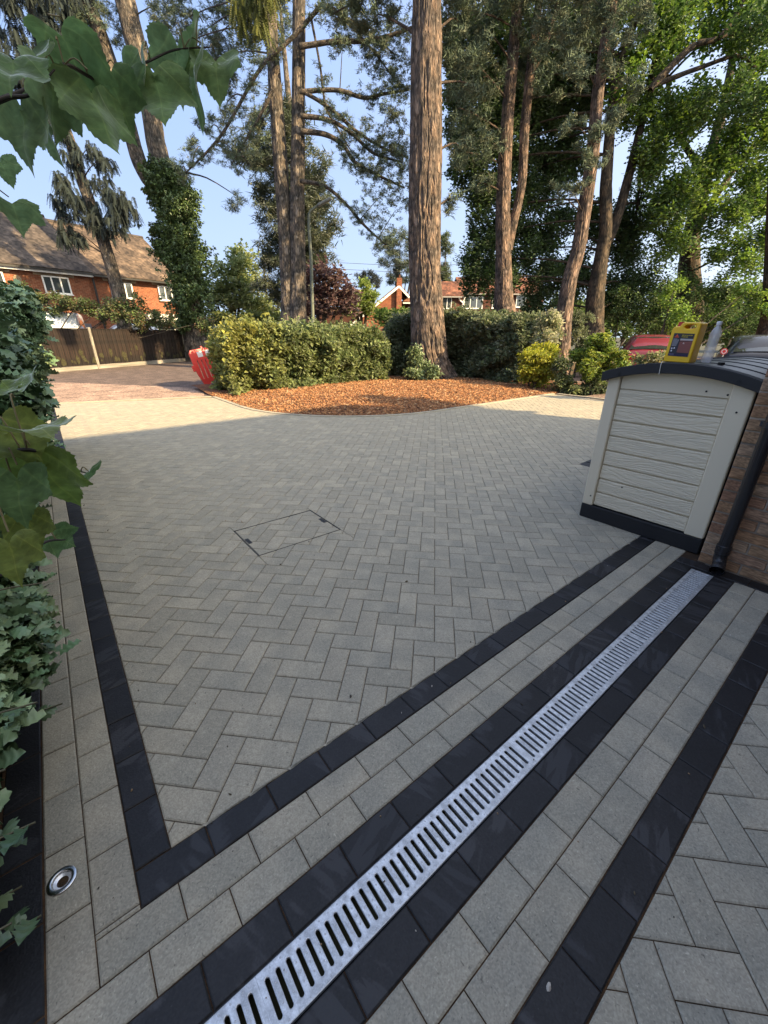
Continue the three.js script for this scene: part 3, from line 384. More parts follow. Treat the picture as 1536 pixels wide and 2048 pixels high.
courseM(dBand, 3.064, 3.166, -1.4, 0.641, 0.05, BLUE, mChar);
courseU(gBand, 0.209, 0.312, -1.4, 3.06, 0.107, null, GREY, mPave);
courseU(gBand, 0.107, 0.209, -1.4, 3.06, 0.011, null, GREY, mPave);
courseU(cBand, 0.003, 0.107, -1.4, 3.06, 0.06, null, BLUE, mChar);
{ const eBand = driveGroup('edge_kerb'); courseM(eBand, -0.462, -0.362, -0.6, 11.45, 0.37, BLUE, mChar); eBand.position.y = -0.003; }
// raised course that follows the bark bed, and the straight edges towards the road and the far shrubs
{
  const k = driveGroup('bed_kerb'); const line = [];
  const pts = [[-0.36, 11.72], [3.02, 10.62], ...KERB.slice(1), [10.40, 5.8], [10.42, 0.6]];
  for (let i = 0; i < pts.length - 1; i++) { const a = pts[i], b = pts[i + 1], L = Math.hypot(b[0] - a[0], b[1] - a[1]), n = Math.max(1, Math.round(L / 0.2)); for (let j = 0; j < n; j++) line.push([a[0] + (b[0] - a[0]) * j / n, a[1] + (b[1] - a[1]) * j / n]); }
  line.push(pts[pts.length - 1]);
  for (let i = 0; i < line.length - 1; i++) {
    const a = line[i], b = line[i + 1], L = Math.hypot(b[0] - a[0], b[1] - a[1]); if (L < 0.04) continue;
    const geo = blockGeo(rect(-L / 2, L / 2, -0.05, 0.05), pick(GREY), { rot: 0, gap: 0.002 }); const ang = Math.atan2(b[1] - a[1], b[0] - a[0]), nx = -Math.sin(ang), ny = Math.cos(ang);
    const m = placeBlock(k, geo, mPave, (a[0] + b[0]) / 2 + nx * 0.054, (a[1] + b[1]) / 2 + ny * 0.054, ang, 'kerb_block'); m.position.y = 0.012;
  }
}
// recessed inspection cover: two nested thin steel frames and two lifting slots
{
  const t = thing('inspection_cover', 'thin steel outline of a recessed inspection cover filled with herringbone paving', 'manhole cover', D((MAN[0] + MAN[1]) / 2, (MAN[2] + MAN[3]) / 2));
  t.setRotationFromMatrix(DRIVE); const w = MAN[1] - MAN[0], l = MAN[3] - MAN[2], mS = mat(lin(0.045, 0.045, 0.045), 0.55, { metalness: 0.4 });
  for (const s of [-1, 1]) {
    part('frame_edge', box(w + 0.006, 0.03, 0.0035, 0, -0.0142, s * l / 2), mS, t); part('frame_edge', box(0.0035, 0.03, l - 0.004, s * w / 2, -0.0144, 0), mS, t);
    part('tray_edge', box(0.0022, 0.03, l - 0.02, s * (w / 2 - 0.0085), -0.0146, 0), mS, t);
    part('lifting_slot', rbox(0.030, 0.012, 0.095, 0.002, s * (w / 2 - 0.027), -0.0048, s * 0.01), mat(lin(0.02, 0.02, 0.02), 0.7), t);
  }
}
// drain: galvanised slotted gratings in one-metre lengths over a dark trough
{
  const tr = thing('drain_channel', 'black plastic drain channel under the slotted steel grating', 'drain', D(0, 0)); tr.setRotationFromMatrix(DRIVE);
  const mB = mat(lin(0.012, 0.012, 0.013), 0.6); const x0 = -1.6, x1 = 3.045, L = x1 - x0, c = (x0 + x1) / 2;
  part('floor', box(L, 0.01, 0.11, c, -0.11, -0.4735), mB, tr); for (const s of [-1, 1]) part('side_wall', box(L, 0.114, 0.005, c, -0.058, -0.4735 + s * 0.0605), mB, tr);
  part('end_cap', box(0.006, 0.114, 0.116, x1 + 0.003, -0.058, -0.4735), mB, tr);
  const sec = 1.0, pitch = 0.02735, W = 0.1165; const mG = new THREE.MeshStandardMaterial({ color: lin(0.90, 0.90, 0.89), metalness: 0.55, roughness: 0.42, map: tSteel });
  const nS = 36, s = new THREE.Shape(); s.moveTo(-0.4985, -W / 2); s.lineTo(0.4985, -W / 2); s.lineTo(0.4985, W / 2); s.lineTo(-0.4985, W / 2); s.closePath();
  const off = (1.0 - (nS - 1) * pitch) / 2 - 0.5, hw = 0.0076, hl = 0.0350;
  for (let k = 0; k < nS; k++) { const cx = off + k * pitch, h = new THREE.Path(); h.absarc(cx, hl, hw, 0, Math.PI, false); h.absarc(cx, -hl, hw, Math.PI, 2 * Math.PI, false); h.closePath(); s.holes.push(h); }
  const pg = new THREE.ExtrudeGeometry(s, { depth: 0.004, bevelEnabled: true, bevelSize: 0.0022, bevelThickness: 0.0020, bevelSegments: 2, curveSegments: 5 }); pg.rotateX(-Math.PI / 2); pg.translate(0, -0.006, 0);
  const uv = pg.attributes.uv; for (let i = 0; i < uv.count; i++) uv.setXY(i, uv.getX(i) * 6, uv.getY(i) * 6);
  // turned-down slot flanges and anti-slip pips
  const dims = [], fl = []; for (let k = 0; k < nS; k++) for (const z of [-0.052, -0.02, 0.0, 0.02, 0.052]) { const d = new THREE.SphereGeometry(0.0026, 6, 3, 0, 6.283, 0, 1.4); d.scale(1, 0.5, 1); d.translate(off + (k + 0.5) * pitch - (Math.abs(z) > 0.04 ? 0 : 0), -0.0001, z + (Math.abs(z) > 0.04 ? 0 : 0)); if (k < nS - 1) dims.push(d); }
  for (let k = 0; k < nS; k++) for (const q of [-1, 1]) fl.push(box(0.0016, 0.016, 0.072, off + k * pitch + q * (hw + 0.0016), -0.0135, 0));
  const dg = merge(dims), fg = merge(fl);
  for (let k = 0; k < 4; k++) {
    const cu = 3.03 - 0.5 - k * 0.9985; const g = thing('drain_grating', ['slotted galvanised grating length nearest the brick wall', 'second slotted galvanised grating length out from the brick wall', 'slotted galvanised grating length beside the charcoal corner', 'nearest slotted galvanised grating length at the bottom of the picture', 'slotted galvanised grating length just below the picture edge'][k], 'drain grating', D(cu, 0.4735), 'galvanised drain gratings');
    g.setRotationFromMatrix(DRIVE); part('plate', pg, mG, g); part('grip_pips', dg, mG, g).userData.kind = 'stuff'; part('slot_flanges', fg, mG, g).userData.kind = 'stuff';
  }
}
// low-level light set in the paving
{
  const t = thing('recessed_ground_light', 'round recessed ground light with steel ring set in a grey paver', 'ground light', D(-0.319, 1.048)); const mR = mat(lin(0.62, 0.61, 0.58), 0.22, { metalness: 1 });
  const ring = new THREE.LatheGeometry([[0.0215, -0.004], [0.0225, 0.0035], [0.026, 0.0052], [0.033, 0.0050], [0.0355, 0.0025], [0.036, -0.001]].map(p => new THREE.Vector2(...p)), 48); part('bezel_ring', ring, mR, t);
  const cup = new THREE.LatheGeometry(Array.from({ length: 9 }, (_, i) => { const a = i / 8; return new THREE.Vector2(0.0048 + 0.0167 * Math.pow(a, 0.8), -0.010 + 0.009 * a); }), 20); const cg = cup.toNonIndexed(); cg.computeVertexNormals();
  part('reflector', cg, mat(lin(0.88, 0.89, 0.92), 0.25, { metalness: 0.45, side: THREE.DoubleSide }), t);
  part('led', new THREE.CylinderGeometry(0.0052, 0.0052, 0.002, 16).translate(0, -0.0088, 0), mat(lin(0.85, 0.62, 0.34), 0.5), t);
  part('lens', new THREE.CylinderGeometry(0.0215, 0.0215, 0.0016, 32).translate(0, 0.0015, 0), new THREE.MeshPhysicalMaterial({ color: 0xffffff, transmission: 1, roughness: 0.05, thickness: 0 }), t);
}
// bed soil on the left and bark bed
const mSoil = mat(lin(0.11, 0.06, 0.035), 1, { map: rep(tGravel, 1, 1) });
{
  const nx = 40, nz = 90, pos = [], uv = [], idx = []; for (let j = 0; j <= nz; j++) for (let i = 0; i <= nx; i++) { const u = -0.465 - i / nx * 5, m = -2 + j / nz * 13.6, p = D(u, m); const y = -0.03 + Math.min(0.16, i / nx * 0.5) + (fbm(u * 3 + 40, m * 3 + 40, 999, 999, 3, 4) - 0.5) * 0.09 * Math.min(1, i / 3); pos.push(p.x, y, p.z); uv.push(u * 1.4, m * 1.4); }
  for (let j = 0; j < nz; j++) for (let i = 0; i < nx; i++) { const a = j * (nx + 1) + i; idx.push(a, a + nx + 1, a + 1, a + 1, a + nx + 1, a + nx + 2); } struct('soil_bed', geoFrom(pos, idx, uv), mSoil);
}
function mulchH(u, m) { let d = 9; for (let i = 0; i < KERB.length - 1; i++) { const a = KERB[i], b = KERB[i + 1], l = (b[0] - a[0]) ** 2 + (b[1] - a[1]) ** 2; let t = ((u - a[0]) * (b[0] - a[0]) + (m - a[1]) * (b[1] - a[1])) / l; t = Math.max(0, Math.min(1, t)); d = Math.min(d, Math.hypot(u - a[0] - t * (b[0] - a[0]), m - a[1] - t * (b[1] - a[1]))); } return -0.01 + 0.10 * Math.min(1, d / 1.6) + (fbm(u * 2 + 50, m * 2 + 50, 999, 999, 5, 3) - 0.5) * 0.05; }
function inBed(u, m) { if (u < 3.1 || m < 5.93 || u > 12.5 || m > 12.5) return false; if (u < 5.95 && m < 8.75) return Math.hypot(u - 5.95, m - 8.75) < 2.82; return true; }
{
  const n = 70, pos = [], uv = [], idx = []; for (let j = 0; j <= n; j++) for (let i = 0; i <= n; i++) { let u = 3.08 + i / n * 9.6, m = 5.9 + j / n * 6.8; if (u < 5.95 && m < 8.75) { const d = Math.hypot(u - 5.95, m - 8.75); if (d > 2.84) { u = 5.95 + (u - 5.95) * 2.84 / d; m = 8.75 + (m - 8.75) * 2.84 / d; } } const p = D(u, m); pos.push(p.x, mulchH(u, m), p.z); uv.push(u, m); }
  for (let j = 0; j < n; j++) for (let i = 0; i < n; i++) { const a = j * (n + 1) + i; idx.push(a, a + 1, a + n + 1, a + 1, a + n + 2, a + n + 1); } struct('bark_bed', geoFrom(pos, idx, uv), mat(lin(0.26, 0.115, 0.05), 1, { map: tGravel }));
  const chip = new RoundedBoxGeometry(1, 0.22, 0.42, 1, 0.08); const N = 36000, im = shadows(new THREE.InstancedMesh(chip, mat(lin(1, 1, 1), 0.95, { map: tNoise }), N)); im.name = 'bark_chips'; im.userData = { kind: 'stuff', label: 'orange bark chippings spread over the curved bed', category: 'bark chippings' };
  const M = new THREE.Matrix4(), q = new THREE.Quaternion(), e = new THREE.Euler(); let k = 0; const cs = [[0.575, 0.27, 0.109], [0.506, 0.224, 0.092], [0.644, 0.345, 0.155], [0.414, 0.178, 0.075], [0.667, 0.425, 0.23], [0.31, 0.138, 0.063], [0.196, 0.098, 0.052]];
  while (k < N) { const u = rr(3.1, 11.2), m = 5.93 + Math.pow(R(), 1.15) * 5.2; if (!inBed(u, m)) continue; const p = D(u, m); const s = R() < 0.08 ? rr(0.05, 0.085) : rr(0.018, 0.046); e.set(rn() * 0.6, R() * 6.28, rn() * 0.6); q.setFromEuler(e); M.compose(V(p.x, mulchH(u, m) + rr(0.002, 0.022), p.z), q, V(s, s * rr(0.7, 1.3), s * rr(0.6, 1.2))); im.setMatrixAt(k, M); const c = pick(cs), t = rr(0.8, 1.15); im.setColorAt(k, lin(c[0] * t, c[1] * t, c[2] * t)); k++; }
  scene.add(im);
}
// road side: pinkish gravel apron, tarmac and verge
const mTar = mat(lin(0.20, 0.155, 0.135), 0.95, { map: rep(tGravel, 0.6, 0.6), bumpMap: rep(tNoiseB, 3, 3), bumpScale: 0.004 });
const mPink = mat(lin(0.54, 0.40, 0.315), 1, { map: rep(tGravel, 0.5, 0.5) });
flat([DP(-14, 11.78 + 4.6), DP(-0.4, 11.86), DP(2.95, 10.76), DP(4.5, 12.9), DP(12, 14.4), DP(18, 40), DP(-14, 40)], -0.012, mTar, 'road');
flat([DP(-12, 15.2), DP(-0.45, 11.85), DP(2.9, 10.80), DP(3.4, 12.6), DP(0.5, 16.6), DP(-4, 19.5), DP(-12, 23)], -0.006, mPink, 'gravel_apron');
flat([DP(10.55, -3), DP(40, -3), DP(40, 14), DP(12.7, 12.5), DP(12.2, 5.2), DP(10.55, 5.2)], -0.02, mat(lin(0.30, 0.22, 0.18), 1, { map: rep(tGravel, 0.5, 0.5) }), 'neighbour_drive');


// grit, crumbs of sand and a few bits of leaf lying on the blocks
{
  const g = new THREE.DodecahedronGeometry(0.5, 0), N = 260, im = shadows(new THREE.InstancedMesh(g, mat(lin(1, 1, 1), 0.95), N)); im.name = 'paving_grit'; im.userData = { kind: 'stuff', label: 'scattered grit and crumbs lying on the paving', category: 'grit' }; const M = new THREE.Matrix4(), q = new THREE.Quaternion(), e = new THREE.Euler(), cs = [[0.05, 0.04, 0.03], [0.55, 0.5, 0.42], [0.3, 0.2, 0.11], [0.10, 0.08, 0.05]];
  for (let i = 0; i < N; i++) { const u = rr(-0.3, 3), m = R() < 0.45 ? rr(-0.9, 1.2) : rr(0.3, 5), p = D(u, m), s = R() < 0.1 ? rr(0.006, 0.012) : rr(0.002, 0.006); e.set(R() * 6, R() * 6, R() * 6); q.setFromEuler(e); M.compose(V(p.x, 0.0012 + s * 0.2, p.z), q, V(s * rr(0.8, 2.4), s * 0.6, s)); im.setMatrixAt(i, M); im.setColorAt(i, lin(...pick(cs))); } scene.add(im);
  const t = thing('fallen_twig', 'short dark twig on the pale herringbone near the right picture edge', 'twig', D(1.98, -0.175, 0.004)); t.setRotationFromMatrix(DRIVE); t.rotateY(0.75); const k = mat(lin(0.09, 0.06, 0.045), 0.9); part('stem', tube([V(-0.04, 0, 0), V(0, 0.003, 0.004), V(0.045, 0, -0.003)], 0.0022, 10, 6), k, t); part('side_shoot', tube([V(0.005, 0.002, 0.004), V(0.02, 0.004, 0.018)], 0.0014, 6, 5), k, t);
}
// ------------------------------------------------------------------ own house: brick return beside the drain, the rest out of the frame casts the shade
{
  const t = thing('brick_house', 'orange brick house wall beside the storage box at the right edge', 'house', D(0, 0)); t.setRotationFromMatrix(DRIVE);
  const mMo = mat(lin(0.50, 0.42, 0.33), 1, { map: rep(tNoise, 3, 3) }), mRoof = mat(lin(0.15, 0.09, 0.07), 0.9, { map: rep(tNoise, 4, 4) });
  const x0 = 3.19, z0 = -0.545;                                            // local z = -m
  const wall = (a, b, c, d, y0, y1) => box(b - a, y1 - y0, d - c, (a + b) / 2, (y0 + y1) / 2, (c + d) / 2);
  part('wall', merge([wall(x0, 8.85, z0, 8.2, -0.1, 2.6)]), mMo, t);
  part('rear_wall', metreUV(wall(-8, x0 - 0.004, 2.2, 8.19, -0.1, 3.2), 0.5), mat(lin(0.62, 0.62, 0.62), 0.95, { map: tBrickFar }), t);
  const mBk = mat(lin(0.62, 0.62, 0.62), 0.95, { map: tBrickFar }); part('front_brickwork', metreUV(box(5.3, 2.66, 0.02, x0 + 2.98, 1.25, z0 - 0.011), 0.5), mBk, t);
  // gable roof, ridge along u
  const ridge = [-8.4, 9.55, 4.0, 6.55], pos = [], idx = []; const prof = [[-0.75, 2.27], [4.0, 6.55], [8.7, 2.3], [8.7, 2.18], [4.0, 6.42], [-0.75, 2.15]];
  const sh = new THREE.Shape(prof.map(p => new THREE.Vector2(-p[0], p[1]))); const rA = new THREE.ExtrudeGeometry(sh, { depth: 9.10 - (x0 - 0.3), bevelEnabled: false }); rA.rotateY(Math.PI / 2); rA.translate(x0 - 0.3, 0, 0); part('roof', rA, mRoof, t);
  const pB = [[1.75, 4.50], [4.0, 6.53], [8.69, 2.3], [8.69, 2.2], [4.0, 6.40], [1.75, 4.37]], rB = new THREE.ExtrudeGeometry(new THREE.Shape(pB.map(p => new THREE.Vector2(-p[0], p[1]))), { depth: 11.2, bevelEnabled: false }); rB.rotateY(Math.PI / 2); rB.translate(-8.4, 0, 0); part('roof', rB, mRoof, t);
  const gs = new THREE.Shape([[z0, 2.6], [8.2, 2.6], [4.0, 6.38]].map(p => new THREE.Vector2(-p[0], p[1]))); for (const x of [x0 + 0.02, 8.62]) { const g = new THREE.ExtrudeGeometry(gs, { depth: 0.2, bevelEnabled: false }); g.rotateY(Math.PI / 2); g.translate(x, 0, 0); metreUV(g, 0.5); part('gable', g, mBk, t); }
  { const g = new THREE.ExtrudeGeometry(new THREE.Shape([[2.2, 3.2], [8.18, 3.2], [8.18, 2.6], [4.0, 6.36], [2.2, 4.7]].map(p => new THREE.Vector2(-p[0], p[1]))), { depth: 0.2, bevelEnabled: false }); g.rotateY(Math.PI / 2); g.translate(-7.9, 0, 0); part('gable', g, mMo, t); part('upper_wall', wall(-8, x0 - 0.004, 2.21, 2.4, 3.2, 4.75), mMo, t); }
  // single bricks on the return wall, stretcher bond
  const tones = [[0.50, 0.285, 0.15], [0.53, 0.325, 0.18], [0.46, 0.255, 0.14], [0.56, 0.37, 0.23], [0.52, 0.315, 0.195], [0.42, 0.225, 0.13]];
  const mats = tones.map(c => mat(lin(...c), 0.95, { map: rep(tNoise, 1.0, 1.0), bumpMap: tSpeckB, bumpScale: 0.0015 }));
  const geos = [0, 1, 2].map(() => { const g = new RoundedBoxGeometry(0.016, 0.064, 0.215, 1, 0.004); const p = g.attributes.position; for (let i = 0; i < p.count; i++) p.setX(i, p.getX(i) + (R() - 0.5) * 0.003); return g; }), gh = new RoundedBoxGeometry(0.016, 0.064, 0.1025, 1, 0.004);
  for (let r = 0; r < 34; r++) { const y = 0.034 + r * 0.075; let z = z0 + 0.001; const first = r % 2 ? 0.1025 : 0.215; let w = first; while (z < 0.95) { const m = part('brick', w > 0.2 ? pick(geos) : gh, pick(mats), t); m.position.set(x0 - 0.003 + (R() - 0.5) * 0.003, y + (R() - 0.5) * 0.003, z + w / 2); z += w + 0.010; w = 0.215; } }
}
{
  const t = thing('downpipe', 'black rainwater downpipe with angled shoe on the brick wall', 'drainpipe', D(3.12, 0.43)); t.setRotationFromMatrix(DRIVE);
  const mP = new THREE.MeshStandardMaterial({ color: lin(0.018, 0.018, 0.02), roughness: 0.38, bumpMap: rep(tNoiseB, 1, 4), bumpScale: 0.001, roughnessMap: tNoise });
  const lathe = (p, n = 32) => new THREE.LatheGeometry(p.map(q => new THREE.Vector2(...q)), n);
  part('pipe', lathe([[0.033, 0.16], [0.034, 0.16], [0.034, 2.2], [0.033, 2.2]]), mP, t);
  part('socket_collar', lathe([[0.0345, 0.13], [0.040, 0.132], [0.040, 0.185], [0.0385, 0.19], [0.0345, 0.191]]), mP, t);
  part('shoe', merge([new THREE.TubeGeometry(new THREE.CatmullRomCurve3([V(0, 0.15, 0), V(0, 0.10, 0), V(-0.02, 0.065, 0.01), V(-0.075, 0.042, 0.02)]), 18, 0.036, 20), new THREE.TubeGeometry(new THREE.LineCurve3(V(-0.06, 0.05, 0.017), V(-0.082, 0.039, 0.021)), 2, 0.0405, 20)]), mP, t);
  for (const y of [0.95, 1.9]) part('bracket', merge([lathe([[0.0345, y - 0.02], [0.038, y - 0.02], [0.038, y + 0.02], [0.0345, y + 0.02]]), box(0.03, 0.03, 0.11, 0.045, y, 0)]), mP, t);
}
// ------------------------------------------------------------------ storage box
const BOXU = 3.28;
{
  const t = thing('storage_box', 'beige plastic garden storage box with wood-grain slats and arched grey lid', 'storage box', D(BOXU, 1.005)); t.setRotationFromMatrix(DRIVE);   // local x = along the wall, z = towards the house
  const Lx = 1.62, hw = 0.43, dark = mat(lin(0.009, 0.0095, 0.011), 0.7, { bumpMap: rep(tNoiseB, 6, 6), bumpScale: 0.0006 }), lidM = mat(lin(0.020, 0.0205, 0.022), 0.75, { bumpMap: rep(tNoiseB, 8, 8), bumpScale: 0.0008 });
  const beige = new THREE.MeshStandardMaterial({ color: lin(0.70, 0.62, 0.455), roughness: 0.62 }), beigeW = new THREE.MeshStandardMaterial({ color: lin(0.70, 0.62, 0.455), roughness: 0.62, bumpMap: tWood, bumpScale: 0.003 });
  const lidTop = new THREE.MeshStandardMaterial({ color: lin(0.045, 0.045, 0.045), roughness: 0.40 });
  part('base_skirt', merge([rbox(Lx + 0.012, 0.118, 0.862, 0.008, Lx / 2, 0.059, 0)]), dark, t);
  part('inner_shell', box(Lx - 0.06, 0.98, 0.80, Lx / 2 + 0.01, 0.60, 0), dark, t);
  part('back_panel', box(Lx - 0.05, 1.0, 0.012, Lx / 2 + 0.01, 0.62, hw - 0.02), dark, t);
  // slatted end panel: posts either side, seven slats with a deep V between, plain arched top piece
  const post = (z, w) => { const g = rbox(0.05, 1.045, w, 0.012, 0.018, 0.118 + 0.5225, z); return g; };
  part('corner_post', post(-hw + 0.042, 0.086), beige, t); part('corner_post', post(hw - 0.058, 0.118), beige, t);
  const zl = -hw + 0.087, zr = hw - 0.119, zc = (zl + zr) / 2, zw = zr - zl, nS = 8, y0 = 0.122, y1 = 1.052, sh = (y1 - y0) / nS;
  for (let k = 0; k < nS; k++) {
    const g = new RoundedBoxGeometry(0.022, sh - 0.010, zw, 2, 0.006); const p = g.attributes.position, u = new Float32Array(p.count * 2); const oy = R() * 3, ox = R() * 3; for (let i = 0; i < p.count; i++) { u[i * 2] = ox + p.getZ(i) * 0.9; u[i * 2 + 1] = oy + p.getY(i) * 2.6; } g.setAttribute('uv', new THREE.BufferAttribute(u, 2));
    const m = part('slat', g, beigeW, t); m.position.set(0.024, y0 + sh * (k + 0.5), zc);
  }
  part('panel_backing', box(0.01, 0.98, zw + 0.05, 0.036, 0.62, zc), beige, t);
  const arch = (z) => 1.200 - 0.077 * Math.pow(Math.abs(z) / 0.45, 2.1);          // height of the lid line across the depth
  { const s = new THREE.Shape(); s.moveTo(-hw + 0.09, 1.056); s.lineTo(hw - 0.12, 1.056); for (let i = 0; i <= 12; i++) { const z = hw - 0.12 + (-2 * hw + 0.21) * i / 12; s.lineTo(z, arch(z) - 0.006); } const g = new THREE.ExtrudeGeometry(s, { depth: 0.02, bevelEnabled: false }); g.rotateY(-Math.PI / 2); g.translate(0.034, 0, 0); part('top_infill', g, beige, t); }
  for (const [y, z] of [[0.20, -hw + 0.06], [1.085, 0.185], [1.075, 0.30], [0.33, -0.16], [0.98, 0.375]]) part('screw_hole', new THREE.CylinderGeometry(0.006, 0.006, 0.004, 12).rotateZ(Math.PI / 2).translate(z < -0.3 ? -0.0075 : z > 0.33 ? -0.0075 : 0.0125, y, z), dark, t);
  // lid: arched shell with a thick dark rim at each end and ribs that run over the arch
  const shell = (xa, xb, dz, lift, th) => { const s = new THREE.Shape(), n = 18; for (let i = 0; i <= n; i++) { const z = -dz + 2 * dz * i / n; const y = arch(z) + lift; i ? s.lineTo(z, y) : s.moveTo(z, y); } for (let i = n; i >= 0; i--) { const z = -dz + 2 * dz * i / n; s.lineTo(z, arch(z) + lift - th); } const g = new THREE.ExtrudeGeometry(s, { depth: xb - xa, bevelEnabled: true, bevelSize: 0.004, bevelThickness: 0.004, bevelSegments: 2 }); g.rotateY(-Math.PI / 2); g.translate(xb, 0, 0); return g; };
  const lid = part('lid', shell(0.05, Lx - 0.02, 0.448, 0.038, 0.04), lidTop, t);
  for (const [a, b] of [[-0.045, 0.045], [Lx - 0.02, Lx + 0.05]]) part('lid_rim', shell(a, b, 0.462, 0.044, 0.058), lidM, lid);
  for (let k = 0; k < 4; k++) { const x = 0.32 + k * 0.33; const g = shell(x, x + 0.012, 0.44, 0.0425, 0.012); part('lid_rib', g, lidM, lid); }
  for (const z of [-0.345, 0.345]) part('lid_rivet', new THREE.CylinderGeometry(0.011, 0.011, 0.01, 16).rotateZ(Math.PI / 2).translate(-0.047, arch(z) + 0.004, z), dark, lid);
  part('seam_string', tube([V(-0.052, arch(-0.09) - 0.026, -0.088), V(-0.053, arch(-0.09) + 0.01, -0.09), V(-0.05, arch(-0.09) + 0.05, -0.092), V(0.02, arch(-0.09) + 0.053, -0.10)], 0.0025, 12, 6), mat(lin(0.6, 0.58, 0.52), 0.8), lid);
}
const lidY = z => 1.200 - 0.077 * Math.pow(Math.abs(z) / 0.45, 2.1) + 0.043;
// cleaner canister
{
  const z = -0.06, t = thing('cleaner_canister', 'yellow plastic cleaner canister with red cap and dark label on the box lid', 'canister', D(BOXU + 0.16, 1.005 - z, lidY(z) + 0.004)); t.setRotationFromMatrix(DRIVE); t.rotateY(-0.06); t.rotateX(0.035); t.scale.setScalar(0.9);
  const yel = new THREE.MeshPhysicalMaterial({ color: lin(0.90, 0.54, 0.015), roughness: 0.36, clearcoat: 0.2, clearcoatRoughness: 0.4 });
  // side-on outline in (z, y) with the handle hole, thick in x
  const s = new THREE.Shape(); s.moveTo(-0.088, 0.006); s.quadraticCurveTo(-0.09, 0, -0.08, 0); s.lineTo(0.08, 0); s.quadraticCurveTo(0.092, 0, 0.092, 0.012); s.lineTo(0.092, 0.255); s.quadraticCurveTo(0.092, 0.275, 0.075, 0.276); s.lineTo(-0.012, 0.276); s.quadraticCurveTo(-0.03, 0.275, -0.036, 0.262); s.lineTo(-0.044, 0.248); s.lineTo(-0.072, 0.246); s.quadraticCurveTo(-0.088, 0.240, -0.09, 0.215); s.closePath();
  const h = new THREE.Path(); h.moveTo(-0.005, 0.252); h.quadraticCurveTo(0.04, 0.268, 0.062, 0.254); h.quadraticCurveTo(0.07, 0.243, 0.055, 0.236); h.lineTo(0.005, 0.234); h.quadraticCurveTo(-0.018, 0.24, -0.005, 0.252); s.holes.push(h);
  const g = new THREE.ExtrudeGeometry(s, { depth: 0.096, bevelEnabled: true, bevelSize: 0.008, bevelThickness: 0.014, bevelSegments: 4, bevelOffset: -0.008, curveSegments: 8 }); g.rotateY(-Math.PI / 2); g.translate(0.048, 0, 0); part('body', g, yel, t);
  const cap = new THREE.LatheGeometry([[0.0, 0.031], [0.017, 0.031], [0.020, 0.028], [0.0205, 0.006], [0.022, 0.004], [0.022, 0]].map(p => new THREE.Vector2(...p)), 24); cap.translate(0, 0.247, -0.060); part('cap', cap, mat(lin(0.42, 0.03, 0.02), 0.45), t);
  const cv = document.createElement('canvas'); cv.width = 360; cv.height = 460; const c = cv.getContext('2d');
  c.fillStyle = '#2c2a31'; c.fillRect(0, 0, 360, 460); c.fillStyle = '#33313a'; c.fillRect(0, 0, 130, 460); c.fillStyle = '#e0522a'; c.beginPath(); c.moveTo(62, 20); c.lineTo(88, 62); c.lineTo(36, 62); c.closePath(); c.fill(); c.fillRect(24, 68, 78, 16);
  c.fillStyle = '#d8c021'; c.font = 'bold 26px sans-serif'; c.fillText('BRICK & PATIO', 146, 46); c.fillText('CLEANER', 146, 78);
  c.fillStyle = '#8c5148'; c.fillRect(140, 104, 220, 280); c.fillStyle = '#b9b4b0'; c.fillRect(140, 104, 220, 34); c.fillStyle = '#3a2c2c'; c.save(); c.translate(140, 160); c.rotate(-0.1); c.fillRect(0, 0, 220, 12); c.restore();
  c.strokeStyle = '#6b3a35'; c.lineWidth = 3; for (let i = 0; i < 8; i++) { c.beginPath(); c.moveTo(140, 210 + i * 24); c.lineTo(360, 190 + i * 24); c.stroke(); } c.fillStyle = '#c9b7ae'; c.beginPath(); c.arc(215, 190, 12, 0, 7); c.fill(); c.fillRect(200, 200, 32, 8);
  c.fillStyle = '#c9c9cf'; for (let i = 0; i < 9; i++) c.fillRect(14, 112 + i * 17, 70 + (i * 37) % 40, 5); c.fillStyle = '#e4e4ea'; for (const [x, y] of [[20, 300], [62, 292], [24, 350]]) { c.fillRect(x, y, 30, 10); c.fillRect(x + 8, y - 12, 14, 34); }
  c.fillStyle = '#2b2140'; c.fillRect(0, 404, 360, 56); c.fillStyle = '#8d8aa0'; for (let i = 0; i < 3; i++) c.fillRect(12, 412 + i * 13, 90, 4);
  const lt = new THREE.CanvasTexture(cv); lt.colorSpace = THREE.SRGBColorSpace; const lg = new THREE.PlaneGeometry(0.136, 0.158); lg.rotateY(-Math.PI / 2); lg.translate(-0.0635, 0.122, 0.004);
  part('label', lg, new THREE.MeshStandardMaterial({ map: lt, roughness: 0.45, side: THREE.DoubleSide }), t);
}
